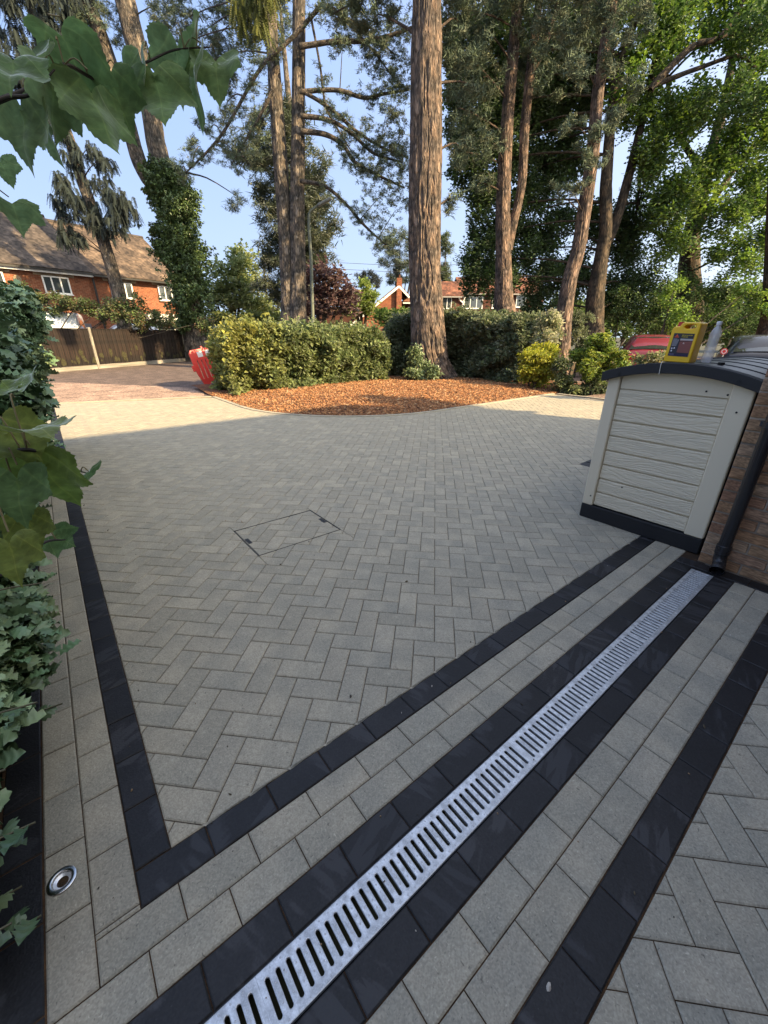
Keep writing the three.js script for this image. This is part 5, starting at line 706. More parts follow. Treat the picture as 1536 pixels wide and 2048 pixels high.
{ const t = thing('cypress_sprays', 'yellow-green cypress sprays hanging into the top of the picture', 'foliage', V(DATA.hangFronds[0][0], 0, DATA.hangFronds[0][2])); const b0 = DATA.hangFronds[0]; instances('foliage', G.frond, mLeaf, t, scatter(DATA.hangFronds.map(b => [b[0] - b0[0], b[1] + 0.2, b[2] - b0[2], ...b.slice(3)]), 140, { clumps: 7, tilt: 0.25 }), [[0.11, 0.13, 0.03], [0.09, 0.11, 0.03], [0.15, 0.16, 0.035]]); part('limb', limbGeo([[2.2, 9.2, -1.0, 0.1], [1.2, 9.3, -0.4, 0.07], [0.2, 9.0, 0, 0.045], [-0.9, 8.8, 0.1, 0.015]]), mBarkGrey, t); }
shrub('trunk_ivy', 'pale green ivy clump at the foot of the massive trunk', DATA.footIvy, G.small, 420, [[0.14, 0.19, 0.09], [0.18, 0.23, 0.12], [0.11, 0.16, 0.07]], { cat: 'ivy', mtl: mLeafGloss, o: { clumps: 14 } });
// a round-headed tree behind the house, out of the picture: its shadow makes the dark bump on the bark bed
{ const p = V(11.35, 0, -2.75); tree('garden_tree', 'small round-headed garden tree behind the house', [[[p.x, -0.1, p.z, 0.16], [p.x, 3, p.z, 0.12], [p.x, 6.8, p.z, 0.04]]], mBarkDark, { rad: 14, rows: 12, crowns: [{ blobs: [[p.x, 6.65, p.z, 0.62, 0.62, 0.62], [p.x, 6.0, p.z, 0.75, 0.55, 0.75]], geo: G.broad2, per: 190, cols: GREEN, shoots: false, o: { clumps: 22, sub: 0.45 } }] }); }

// ------------------------------------------------------------------ fence
{
  const t = thing('board_fence', 'vertical-board fence in brown darkened for tree shade, with pale concrete posts across the road', 'fence', V(-12.66, 0, -18.91));
  const dir = V(1.34, 0, -5.71).normalize(), ang = Math.atan2(-dir.z, dir.x); t.rotation.y = ang;   // local x runs along the fence
  const mats = [[0.034, 0.020, 0.016], [0.042, 0.024, 0.019], [0.028, 0.017, 0.014], [0.046, 0.030, 0.023]].map(c => mat(lin(...c), 0.9, { map: rep(tBark, 0.35, 0.7) })), moss = [[0.055, 0.05, 0.02], [0.05, 0.052, 0.02]].map(c => mat(lin(...c), 1, { map: tNoise }));  // board browns darkened to put tree shade into their colour
  const conc = mat(lin(0.36, 0.33, 0.28), 0.95, { map: tNoise, bumpMap: tNoiseB, bumpScale: 0.004 });
  const bays = [[-11.7, -5.87], [-5.87, 0], [0, 5.87], [5.87, 11.7], [11.7, 17.5]]; const bg = [0, 1, 2].map(() => { const g = new RoundedBoxGeometry(0.125, 1.42, 0.018, 1, 0.003); return g; });
  for (const [a, b] of bays) {
    part('post', rbox(0.11, 1.72, 0.11, 0.012, a, 0.80, 0), conc, t); part('gravel_board', box(b - a - 0.12, 0.17, 0.05, (a + b) / 2, 0.075, 0), conc, t); part('capping', box(b - a - 0.11, 0.03, 0.06, (a + b) / 2, 1.60, 0), mats[0], t); for (const y of [0.45, 1.3]) part('rail', box(b - a - 0.11, 0.07, 0.04, (a + b) / 2, y, -0.04), mats[2], t);
    if (a > -7 && a < 8) { const n = Math.round((b - a - 0.12) / 0.112); for (let k = 0; k < n; k++) { const m = part('board', pick(bg), pick(mats), t); m.position.set(a + 0.06 + (k + 0.5) * (b - a - 0.12) / n, 0.875 + (R() - 0.5) * 0.012, (k % 2) * 0.012); m.rotation.y = 0.06; } } else part('board', box(b - a - 0.12, 1.42, 0.02, (a + b) / 2, 0.875, 0), mats[0], t);
  }
  // moss patches on the lower boards
  const mg = []; for (let k = 0; k < 90; k++) { const x = rr(-5.6, 11), s = rr(0.05, 0.15); const g = new THREE.CircleGeometry(s, 7); const p = g.attributes.position; for (let i = 1; i < p.count; i++) { p.setX(i, p.getX(i) * rr(0.5, 1)); p.setY(i, p.getY(i) * rr(0.6, 1.6)); } g.translate(x, 0.3 + Math.pow(R(), 1.7) * 0.5, 0.0245 + 0.0004 * (k % 9)); mg.push(g); }
  part('moss', merge(mg), moss[0], t).userData.kind = 'stuff';
}
// ------------------------------------------------------------------ red work barrier leaning by the hedge
{
  const t = thing('traffic_barrier', 'red plastic pedestrian barrier with white reflective panel leaning by the hedge', 'barrier', V(-5.30, 0, -12.2)); t.rotation.set(0, 0.75, 0); const inner = new THREE.Group(); 
  const red = mat(lin(0.62, 0.045, 0.035), 0.45), W = 1.0; const s = new THREE.Shape(); s.moveTo(0.10, 0.02); s.lineTo(0.22, 0.0); s.lineTo(0.34, 0.10); s.lineTo(W - 0.34, 0.10); s.lineTo(W - 0.22, 0); s.lineTo(W - 0.10, 0.02); s.lineTo(W - 0.02, 0.35); s.lineTo(W, 0.55); s.lineTo(W, 0.92); s.lineTo(0.95, 1.0); s.lineTo(0.05, 1.0); s.lineTo(0, 0.92); s.lineTo(0, 0.55); s.lineTo(0.02, 0.35); s.closePath();
  for (let k = 0; k < 7; k++) { const x = 0.14 + k * 0.12, h = new THREE.Path(); const y0 = 0.2, y1 = 0.72; h.moveTo(x - 0.022, y0); h.lineTo(x + 0.022, y0); h.lineTo(x + 0.022, y1); h.lineTo(x - 0.022, y1); h.closePath(); s.holes.push(h); }
  const g = new THREE.ExtrudeGeometry(s, { depth: 0.05, bevelEnabled: true, bevelSize: 0.006, bevelThickness: 0.006, bevelSegments: 2 });
  const lean = m => { m.rotation.z = 0.16; m.rotation.x = -0.22; m.position.y = 0.0; return m; };
  const body = lean(part('panel', g, red, t)); part('reflective_strip', box(0.15, 0.15, 0.004, 0.28, 0.86, 0.0585), mat(lin(0.72, 0.70, 0.68), 0.4), body); part('reflective_strip', box(0.15, 0.15, 0.004, 0.52, 0.86, 0.0585), mat(lin(0.72, 0.70, 0.68), 0.4), body); part('reflective_strip', box(0.15, 0.15, 0.004, 0.76, 0.86, 0.0585), mat(lin(0.72, 0.70, 0.68), 0.4), body);
  part('lug', rbox(0.09, 0.16, 0.06, 0.01, -0.02, 0.52, 0.025), red, body); part('lug', rbox(0.05, 0.07, 0.05, 0.01, 0.40, 1.03, 0.025), red, body); part('foot', rbox(0.5, 0.05, 0.24, 0.02, 0.5, -0.02, 0.03), mat(lin(0.05, 0.05, 0.05), 0.8), t);
}
// ------------------------------------------------------------------ street lamp, telegraph pole, wires
{ const l = DATA.lamp, b = l[0], t = thing('street_lamp', 'slender grey-green street lamp beside the twin-stemmed conifer', 'street lamp', V(b[0], 0, b[2])); const sh = l.map(p => [p[0] - b[0], p[1], p[2] - b[2], p[3]]); const gm = mat(lin(0.13, 0.15, 0.12), 0.6); part('pole', trunkGeo(sh, 12, 50, 0.0, 3), gm, t); const e = sh[sh.length - 1]; const g = new RoundedBoxGeometry(0.72, 0.13, 0.24, 2, 0.05); const m = part('lantern', g, mat(lin(0.2, 0.21, 0.2), 0.5), t); m.position.set(e[0] + 0.2, e[1] + 0.08, e[2]); m.rotation.z = 0.42; }
{ const l = DATA.pole, t = thing('telegraph_pole', 'distant thin telegraph pole beside the sunlit round tree', 'utility pole', V(l[0][0], 0, -60)); part('pole', new THREE.CylinderGeometry(0.11, 0.15, 10, 10).translate(0, 5, 0), mBarkDark, t); part('crossarm', box(1.4, 0.1, 0.1, 0, 9.2, 0), mBarkDark, t); }
{ const t = thing('overhead_wires', 'thin overhead wires crossing the sky beside the red-brown trunk', 'wire'); const k = mat(lin(0.05, 0.05, 0.055), 0.7); for (const dy of [0, 0.7]) part('wire', tube([V(-8.5, 9.2 + dy, -60), V(8, 8.4 + dy, -56), V(26, 10.2 + dy, -52)], 0.022, 30, 5), k, t); }

// ------------------------------------------------------------------ houses
const mFrame = mat(lin(0.80, 0.80, 0.78), 0.4), mGlass = new THREE.MeshPhysicalMaterial({ color: lin(0.05, 0.06, 0.065), roughness: 0.06, metalness: 0, clearcoat: 1, clearcoatRoughness: 0.03 });
function windowPart(parent, x, y, w, h, z, panes) {                       // frame, mullions, panes; sits proud of the wall
  const f = 0.07, fr = [box(w, f, 0.08, x, y + h / 2 - f / 2, z), box(w, f, 0.08, x, y - h / 2 + f / 2, z), box(f, h - 2 * f, 0.078, x - w / 2 + f / 2, y, z), box(f, h - 2 * f, 0.078, x + w / 2 - f / 2, y, z)]; for (let i = 1; i < panes; i++) fr.push(box(f, h - 2 * f, 0.076, x - w / 2 + w * i / panes, y, z));
  const win = part('window', merge(fr), mFrame, parent); const pw = (w - f * (panes + 1)) / panes; for (let i = 0; i < panes; i++) part('pane', box(pw, h - 2 * f, 0.02, x - w / 2 + f + pw / 2 + i * (pw + f), y, z - 0.012), mGlass, win); part('sill', box(w + 0.1, 0.05, 0.14, x, y - h / 2 - 0.025, z + 0.01), mFrame, win); return win;
}
function metreUV(g, s) { const p = g.attributes.position, n = g.attributes.normal, uv = g.attributes.uv; for (let i = 0; i < p.count; i++) { const ax = Math.abs(n.getX(i)), ay = Math.abs(n.getY(i)), az = Math.abs(n.getZ(i)); if (az >= ax && az >= ay) uv.setXY(i, p.getX(i) * s, p.getY(i) * s); else if (ax >= ay) uv.setXY(i, p.getZ(i) * s, p.getY(i) * s); else uv.setXY(i, p.getX(i) * s, p.getZ(i) * s); } return g; }
const roofSlab = (x0, x1, ze, ye, zr, yr, th = 0.12) => { const L = Math.hypot(zr - ze, yr - ye), a = Math.atan2(yr - ye, ze - zr), g = metreUV(new THREE.BoxGeometry(x1 - x0, th, L), 0.33); g.rotateX(a); g.translate((x0 + x1) / 2, (ye + yr) / 2, (ze + zr) / 2); return g; };
{
  const t = thing('brick_terrace', 'orange brick house with steep brown tiled roof beyond the dark fence', 'house', V(-21, 0, -25.58)); const ang = Math.atan2(0.825, 0.565); t.rotation.y = ang;   // local x along the facade, +z towards the drive
  const mW = mat(lin(0.80, 0.80, 0.82), 0.95, { map: tBrickFar }), mR = mat(lin(0.62, 0.62, 0.62), 0.95, { map: tRoofBrown, bumpMap: tRoofB, bumpScale: 0.03 }), mR2 = mat(lin(0.8, 0.72, 0.62), 0.95, { map: tRoofBrown, bumpMap: tRoofB, bumpScale: 0.03 }), mF = mat(lin(0.012, 0.012, 0.013), 0.5), mS = mat(lin(0.42, 0.32, 0.21), 0.95, { map: tNoise });
  part('wall', metreUV(box(14.2, 4.95, 8.6, -10 + 7.1, 2.475, -4.32), 0.5), mW, t); part('wall', metreUV(box(6.1, 4.9, 8.4, 7.26, 2.45, -4.27), 0.5), mW, t);
  part('roof', merge([roofSlab(-10.4, 4.35, 0.42, 4.86, -4.4, 8.3), roofSlab(-10.4, 4.35, -9.1, 4.86, -4.4, 8.3)]), mR, t); part('roof', merge([roofSlab(4.36, 10.6, 0.40, 4.80, -4.4, 8.1), roofSlab(4.36, 10.6, -9.0, 4.80, -4.4, 8.1)]), mR2, t);
  for (const [x0, x1, y] of [[-10.4, 4.35, 8.38], [4.36, 10.6, 8.18]]) part('ridge_tiles', new THREE.CylinderGeometry(0.14, 0.14, x1 - x0, 10).rotateZ(Math.PI / 2).translate((x0 + x1) / 2, y - 0.04, -4.4), mR, t);
  for (const x of [10.22]) { const g = new THREE.ExtrudeGeometry(new THREE.Shape([[-0.07, 4.88], [-8.4, 4.88], [-4.4, 8.05]].map(p => new THREE.Vector2(-p[0], p[1]))), { depth: 0.08, bevelEnabled: false }); g.rotateY(Math.PI / 2); g.translate(x, 0, 0); part('gable', g, mW, t); }
  part('gutter', box(14.8, 0.1, 0.12, -3.02, 4.80, 0.46), mF, t); part('gutter', box(6.2, 0.1, 0.12, 7.48, 4.74, 0.44), mF, t); part('fascia', box(14.8, 0.1, 0.03, -3.02, 4.70, 0.36), mFrame, t);
  part('downpipe', new THREE.CylinderGeometry(0.06, 0.06, 4.6, 10).translate(4.42, 2.3, 0.12), mF, t); part('roof_vent', box(0.12, 0.55, 0.12, 4.9, 6.9, -3.2), mF, t);
  for (const [x, w, y] of [[-0.7, 1.3, 4.05], [2.40, 1.36, 4.06], [6.08, 1.40, 4.07], [9.28, 1.45, 4.10]]) { windowPart(t, x, y, w, 0.92, 0.03, 3); part('lintel', box(w + 0.7, 0.30, 0.03, x, y + 0.62, 0.0), mS, t); }
  part('wall_plaque', new THREE.CylinderGeometry(0.19, 0.19, 0.05, 24).rotateX(Math.PI / 2).translate(0.55, 4.22, 0.02), mS, t); windowPart(t, 8.6, 1.5, 2.6, 1.3, 0.03, 4); part('porch_slab', box(3.2, 0.5, 0.9, 8.6, 2.45, 0.45), mFrame, t); part('door', box(0.95, 2.0, 0.06, 3.2, 1.0, 0.03), mat(lin(0.1, 0.1, 0.12), 0.4), t);
}
{
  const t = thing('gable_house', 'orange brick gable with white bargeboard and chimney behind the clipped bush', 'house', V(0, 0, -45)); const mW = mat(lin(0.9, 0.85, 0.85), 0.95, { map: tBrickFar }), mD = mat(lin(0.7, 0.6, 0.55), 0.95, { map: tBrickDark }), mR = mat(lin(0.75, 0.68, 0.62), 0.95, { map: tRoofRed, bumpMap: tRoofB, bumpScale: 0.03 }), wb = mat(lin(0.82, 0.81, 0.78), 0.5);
  // asymmetric gable seen face on: long slope to the left
  const g = new THREE.ExtrudeGeometry(new THREE.Shape([[-3.4, 0], [1.15, 0], [1.15, 5.25], [0.95, 5.42], [-3.4, 2.25]].map(p => new THREE.Vector2(...p))), { depth: 0.25, bevelEnabled: false }); g.translate(0, 0, -0.25); metreUV(g, 0.5); part('wall', g, mW, t);
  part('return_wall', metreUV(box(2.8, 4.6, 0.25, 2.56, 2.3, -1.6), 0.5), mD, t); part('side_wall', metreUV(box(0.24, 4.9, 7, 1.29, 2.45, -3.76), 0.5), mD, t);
  const slope = (xa, ya, xb, yb, w, z0, z1, m, nm) => { const L = Math.hypot(xb - xa, yb - ya), b = metreUV(new THREE.BoxGeometry(L, w, z1 - z0), 0.4); b.rotateZ(Math.atan2(yb - ya, xb - xa)); b.translate((xa + xb) / 2, (ya + yb) / 2, (z0 + z1) / 2); return part(nm, b, m, t); };
  slope(-3.7, 2.18, 1.35, 5.85, 0.14, -8, 0.25, mR, 'roof'); slope(1.36, 5.86, 2.4, 4.9, 0.14, -8, 0.25, mR, 'roof'); slope(-3.72, 2.04, 1.36, 5.72, 0.20, 0.26, 0.32, wb, 'bargeboard'); slope(1.37, 5.74, 2.42, 4.78, 0.18, 0.262, 0.322, wb, 'bargeboard');
  { const q = metreUV(new THREE.BoxGeometry(5.2, 0.14, 3.6), 0.4); q.rotateX(0.5); q.translate(-4.6, 5.1, -4.5); part('rear_roof', q, mR, t); part('rear_wall', metreUV(box(5, 4.2, 3, -4.7, 2.1, -5.2), 0.5), mD, t); }
  part('chimney', metreUV(box(0.5, 6.3, 0.5, 1.40, 3.3, 0.05), 0.5), mW, t); part('chimney_pot', new THREE.CylinderGeometry(0.1, 0.12, 0.3, 10).translate(1.40, 6.6, 0.05), mR, t);
  { const q = metreUV(new THREE.BoxGeometry(2.5, 0.12, 1.8), 0.4); q.rotateX(0.45); q.translate(3.1, 4.75, -1.0); part('porch_roof', q, mR, t); } windowPart(t, 3.0, 3.5, 1.3, 1.1, -1.44, 3); part('gutter', box(2.6, 0.1, 0.1, 3.1, 4.32, -0.15), wb, t);
}
{
  const t = thing('tiled_house', 'dark brick house with red tiled roof right of the massive trunk', 'house', V(0, 0, -50)); const mD = mat(lin(0.75, 0.62, 0.56), 0.95, { map: tBrickDark }), mR = mat(lin(0.95, 0.78, 0.68), 0.95, { map: tRoofRed, bumpMap: tRoofB, bumpScale: 0.03 });
  part('wall', metreUV(box(5.0, 5.3, 6, 6.0, 2.65, -3), 0.5), mD, t); part('wall', metreUV(box(9.2, 5.6, 7, 13.12, 2.8, -4.3), 0.5), mD, t);
  part('roof', merge([roofSlab(3.1, 8.62, 0.35, 5.3, -2.9, 7.0), roofSlab(3.1, 8.62, -6.3, 5.3, -2.9, 7.0)]), mR, t); part('roof', merge([roofSlab(8.3, 18.0, -0.4, 5.65, -4.4, 7.6), roofSlab(8.3, 18.0, -8.2, 5.65, -4.4, 7.6)]), mR, t); const mGut = mat(lin(0.30, 0.28, 0.26), 0.6); part('gutter', box(5.6, 0.12, 0.12, 5.86, 5.22, 0.4), mGut, t); part('gutter', box(9.7, 0.12, 0.12, 13.2, 5.57, -0.4), mGut, t);
  part('downpipe', tube([V(8.1, 5.15, 0.3), V(8.3, 4.85, 0.12), V(8.62, 4.6, 0.1), V(8.62, 2.5, 0.1)], 0.07, 14, 7), mFrame, t); part('downpipe', tube([V(8.95, 5.3, -0.5), V(8.72, 5.0, -0.6), V(8.66, 4.4, -0.62), V(8.66, 2.5, -0.62)], 0.07, 14, 7), mFrame, t);
  windowPart(t, 6.6, 4.72, 1.5, 1.25, 0.04, 3); windowPart(t, 9.9, 4.75, 2.1, 1.2, -0.76, 3); windowPart(t, 15.2, 4.9, 1.1, 1.2, -0.76, 1); windowPart(t, 12.6, 4.75, 1.2, 1.1, -0.76, 2);
}
{ const t = thing('far_roof_house', 'dark roofed house glimpsed through leaves at the far right', 'house', V(40, 0, -42)); const mD = mat(lin(0.6, 0.55, 0.5), 0.95), mR = mat(lin(0.07, 0.065, 0.075), 0.9); part('wall', box(8, 4, 6, 0, 2, 0), mD, t); part('roof', new THREE.ExtrudeGeometry(new THREE.Shape([[-3.6, 3.9], [3.6, 3.9], [0, 6.4]].map(p => new THREE.Vector2(...p))), { depth: 8.6, bevelEnabled: false }).rotateY(Math.PI / 2).translate(-4.3, 0, 0), mR, t); part('bargeboard', box(0.1, 0.2, 7.2, 4.4, 4.0, 0), mFrame, t); }

// ------------------------------------------------------------------ cars
function car(label, pos, turn, paint, kind, group) {                       // rear faces local +z
  const t = thing(kind === 'van' ? 'parked_van' : 'parked_car', label, kind === 'van' ? 'van' : 'car', pos, group); t.rotation.y = turn; const L = 4.3, H = kind === 'van' ? 2.05 : 1.45;
  // stations from rear bumper (z = 0) forward (z = -L): [z, half width, belt height, roof half width, roof height]
  const st = kind === 'van' ? [[0, 0.80, 0.95, 0.74, 1.80], [-0.06, 0.90, 1.05, 0.80, 2.0], [-0.5, 0.92, 1.05, 0.80, H], [-2.6, 0.92, 1.05, 0.80, H], [-3.1, 0.92, 1.08, 0.76, 1.85], [-3.6, 0.91, 1.10, 0.80, 1.18], [-4.2, 0.86, 0.95, 0.78, 1.0], [-4.4, 0.76, 0.7, 0.6, 0.78]]
    : [[0.02, 0.70, 0.70, 0.62, 0.86], [-0.03, 0.83, 0.84, 0.74, 0.98], [-0.14, 0.88, 0.92, 0.72, 1.03], [-0.45, 0.90, 0.95, 0.64, 1.26], [-0.80, 0.905, 0.95, 0.60, 1.40], [-1.3, 0.91, 0.94, 0.60, H], [-2.1, 0.91, 0.93, 0.62, 1.44], [-2.6, 0.905, 0.93, 0.62, 1.32], [-3.05, 0.90, 0.95, 0.70, 1.02], [-3.7, 0.87, 0.85, 0.72, 0.88], [-4.15, 0.80, 0.66, 0.62, 0.72], [-4.3, 0.68, 0.5, 0.5, 0.55]];
  const ring = s => { const [z, w, b, rw, rh] = s, o = []; for (const q of [[0.90, 0.22], [0.985, 0.36], [1.0, b * 0.62], [0.985, b]]) o.push([w * q[0], q[1], z]); o.push([rw + (w - rw) * 0.30, b + (rh - b) * 0.62, z], [rw, rh - 0.05, z], [rw * 0.82, rh - 0.005, z], [rw * 0.4, rh + 0.015, z]); return o.concat(o.slice().reverse().map(p => [-p[0], p[1], p[2]])); };
  const cs = []; const c = new THREE.CatmullRomCurve3(st.map(s => V(s[0], s[1], s[2]))), c2 = new THREE.CatmullRomCurve3(st.map(s => V(s[0], s[3], s[4]))); const N = 44; for (let i = 0; i <= N; i++) { const a = c.getPoint(i / N), b = c2.getPoint(i / N); cs.push(ring([a.x, a.y, a.z, b.y, b.z])); }
  const P = cs[0].length, pos_ = [], idx = []; cs.forEach(r => r.forEach(p => pos_.push(...p))); for (let i = 0; i < N; i++) for (let j = 0; j < P; j++) { const a = i * P + j, b = i * P + (j + 1) % P; idx.push(a, b, a + P, b, b + P, a + P); } for (const e of [0, N]) { const k = pos_.length / 3; let x = 0, y = 0, z = 0; cs[e].forEach(p => { x += p[0] / P; y += p[1] / P; z += p[2] / P; }); pos_.push(x, y, z); for (let j = 0; j < P; j++) e ? idx.push(k, e * P + j, e * P + (j + 1) % P) : idx.push(k, (j + 1) % P, j); }
  const pm = new THREE.MeshPhysicalMaterial({ color: paint, roughness: 0.5, clearcoat: 0.6, clearcoatRoughness: 0.12, metalness: 0.0, side: THREE.DoubleSide }); part('body', geoFrom(pos_, idx), pm, t);
  const glass = new THREE.MeshPhysicalMaterial({ color: lin(0.03, 0.035, 0.035), roughness: 0.05, clearcoat: 1, clearcoatRoughness: 0.03, side: THREE.DoubleSide }), dark = mat(lin(0.02, 0.02, 0.02), 0.6), tyre = mat(lin(0.02, 0.02, 0.021), 0.85), rim = mat(lin(0.5, 0.5, 0.52), 0.3, { metalness: 0.8 });
  const patch = (q, n = 6, off = 0.012) => { const p = [], ix = []; for (let j = 0; j <= n; j++) for (let i = 0; i <= n; i++) { const u = i / n, v = j / n; const m = k => (q[0][k] * (1 - u) + q[1][k] * u) * (1 - v) + (q[3][k] * (1 - u) + q[2][k] * u) * v; const bulge = off * 4 * u * (1 - u); p.push(m(0), m(1) + bulge, m(2) + bulge); } for (let j = 0; j < n; j++) for (let i = 0; i < n; i++) { const a = j * (n + 1) + i; ix.push(a, a + 1, a + n + 1, a + 1, a + n + 2, a + n + 1); } return geoFrom(p, ix); };
  if (kind === 'van') { part('rear_window', patch([[-0.68, 1.15, 0.02], [0.68, 1.15, 0.02], [0.62, 1.72, -0.01], [-0.62, 1.72, -0.01]]), glass, t); part('windscreen', patch([[-0.78, 1.2, -3.62], [0.78, 1.2, -3.62], [0.70, 1.82, -3.17], [-0.70, 1.82, -3.17]], 6, 0.03), glass, t); for (const s of [-1, 1]) part('side_window', patch([[s * 0.935, 1.15, -3.3], [s * 0.935, 1.15, -2.0], [s * 0.87, 1.70, -2.0], [s * 0.87, 1.70, -3.0]], 2, 0), glass, t); }
  else { part('rear_window', patch([[-0.70, 1.035, -0.145], [0.70, 1.035, -0.145], [0.56, 1.385, -0.755], [-0.56, 1.385, -0.755]], 8, 0.028), glass, t); part('windscreen', patch([[-0.70, 1.03, -3.06], [0.70, 1.03, -3.06], [0.60, 1.40, -2.42], [-0.60, 1.40, -2.42]], 6, 0.03), glass, t); for (const s of [-1, 1]) part('side_window', patch([[s * 0.885, 0.985, -2.75], [s * 0.895, 0.985, -0.75], [s * 0.70, 1.34, -1.0], [s * 0.70, 1.34, -2.4]], 3, 0), glass, t); }
  const lampM = new THREE.MeshPhysicalMaterial({ color: lin(0.42, 0.02, 0.02), roughness: 0.15, clearcoat: 1 }); for (const s of [-1, 1]) { const g = new RoundedBoxGeometry(0.36, 0.15, 0.10, 2, 0.04); const m = part('tail_light', g, lampM, t); m.position.set(s * 0.66, 0.82, -0.035); m.rotation.y = -s * 0.25 * -1; }
  part('bumper', rbox(1.62, 0.2, 0.12, 0.05, 0, 0.42, 0.02), pm, t); const cv = document.createElement('canvas'); cv.width = 260; cv.height = 56; const x = cv.getContext('2d'); x.fillStyle = '#d9a52a'; x.fillRect(0, 0, 260, 56); if (kind === 'red') { x.fillStyle = '#1a1510'; x.font = 'bold 46px sans-serif'; x.fillText('TNT', 12, 45); } const tx = new THREE.CanvasTexture(cv); tx.colorSpace = THREE.SRGBColorSpace; part('number_plate', box(0.52, 0.11, 0.012, 0, 0.60, 0.085), new THREE.MeshStandardMaterial({ map: tx, roughness: 0.5 }), t);
  if (kind === 'red') for (let i = 0; i < 9; i++) part('badge_letter', rbox(0.032, 0.03, 0.008, 0.003, -0.22 + i * 0.062, 0.955, -0.035), rim, t); part('roof_aerial', new THREE.CylinderGeometry(0.004, 0.012, 0.16, 8).rotateX(0.6).translate(0, H + 0.06, kind === 'van' ? -0.8 : -1.1), dark, t);
  for (const z of [-0.85, -3.45]) for (const s of [-1, 1]) { const w = part('wheel', new THREE.CylinderGeometry(0.31, 0.31, 0.2, 28).rotateZ(Math.PI / 2).translate(s * 0.80, 0.31, z), tyre, t); part('rim', new THREE.CylinderGeometry(0.2, 0.2, 0.03, 24).rotateZ(Math.PI / 2).translate(s * 0.905, 0.31, z), rim, w); }
  return t;
}
car('dark red hatchback seen from behind, left of the yellow canister', V(8.45, -0.02, -13.6), -0.45, lin(0.16, 0.012, 0.022), 'red');
car('dark navy car seen from behind at the right picture edge', V(10.2, -0.02, -11.6), -0.60, lin(0.012, 0.014, 0.022), 'navy');
car('white van half hidden by bushes behind the dark fence', V(-15.4, 0.30, -22.6), 2.0, lin(0.62, 0.66, 0.70), 'van');
car('pale car roof behind the fence at the foot of the ivy trunk', V(-14.4, 0.55, -28.6), 2.2, lin(0.60, 0.64, 0.70), 'pale');
{ const p = DATA.sign[0], t = thing('round_sign', 'small round red and white sign beside the navy car', 'sign', V(p[0], 0, p[2])); t.rotation.y = -0.7; part('post', new THREE.CylinderGeometry(0.012, 0.012, 1.0, 8).translate(0, 0.5, -0.015), mat(lin(0.3, 0.3, 0.3), 0.6), t); part('rim', new THREE.RingGeometry(0.055, 0.075, 28).translate(0, p[1], 0.004), mat(lin(0.6, 0.05, 0.05), 0.5, { side: THREE.DoubleSide }), t); part('disc', new THREE.CylinderGeometry(0.075, 0.075, 0.006, 28).rotateX(Math.PI / 2).translate(0, p[1], 0), mat(lin(0.75, 0.7, 0.68), 0.5), t); part('symbol', new THREE.CircleGeometry(0.038, 20).translate(0, p[1], 0.004), mat(lin(0.62, 0.05, 0.05), 0.5), t); }
{ const t = thing('timber_stake', 'short grey timber stake among the low shrubs right of the golden shrub', 'stake', V(5.35, 0, -12.3)); part('stake', rbox(0.09, 0.75, 0.09, 0.012, 0, 0.33, 0), mat(lin(0.3, 0.25, 0.2), 0.95, { map: tBark }), t); part('cap', box(0.1, 0.02, 0.1, 0, 0.715, 0), mat(lin(0.33, 0.28, 0.22), 0.95), t); t.rotation.z = -0.08; }

// ------------------------------------------------------------------ left bed: big-leaved sapling, holly
const mBig = new THREE.MeshPhysicalMaterial({ color: 0xffffff, roughness: 0.95, map: tLeafVein, bumpMap: tLeafVein, bumpScale: 0.002, transmission: 0.5, thickness: 0, ior: 1.35, side: THREE.DoubleSide, vertexColors: true });
function bigLeaf(S, col) {                                                 // lobed, toothed leaf: stalk at the origin, blade along +z, hanging with a curl
  const nr = 8, na = 150, pos = [], uv = [], idx = [], cur = rr(0.5, 1.3), fold = rr(0.15, 0.5), wav = R() * 9, tw = rr(-0.4, 0.4);
  const tri = (b, q, w) => Math.max(0, 1 - Math.abs(b - q) / w), out = a => { const b = Math.abs(a); let r = 0.62 + 0.38 * Math.pow(tri(b, 0, 0.62), 1.25) + 0.26 * Math.pow(tri(b, 1.0, 0.5), 1.2) + 0.12 * Math.pow(tri(b, 1.75, 0.5), 1.2); if (b > 2.3) r *= Math.max(0.2, 1 - (b - 2.3) * 1.1); const tt = (((b * 7.5) % 1) + 1) % 1, t2 = (((b * 22) % 1) + 1) % 1; return r * (0.95 + (b < 2.6 ? 0.07 * (1 - tt) + 0.045 * (1 - t2) : 0)); };
  pos.push(0, 0, 0.30 * S); uv.push(0.5, 0.38);
  for (let j = 1; j <= nr; j++) for (let i = 0; i < na; i++) { const a = (i / na - 0.5) * 2 * Math.PI, r = out(a) * j / nr * 0.62, x = Math.sin(a) * r, z = 0.30 + Math.cos(a) * r; const y = -cur * 0.38 * z * z + fold * Math.abs(x) * 0.7 + 0.035 * Math.sin(x * 14 + wav) * Math.min(1, r * 2) + 0.03 * Math.sin(z * 11 + wav) + tw * x * z; pos.push(x * S, y * S, z * S); uv.push(0.5 + x * 0.8, 0.08 + z * 0.95); }
  for (let i = 0; i < na; i++) idx.push(0, 1 + i, 1 + (i + 1) % na); for (let j = 0; j < nr - 1; j++) for (let i = 0; i < na; i++) { const a = 1 + j * na + i, b = 1 + j * na + (i + 1) % na; idx.push(a, a + na, b, b, a + na, b + na); }
  return vcol(geoFrom(pos, idx, uv), col);
}
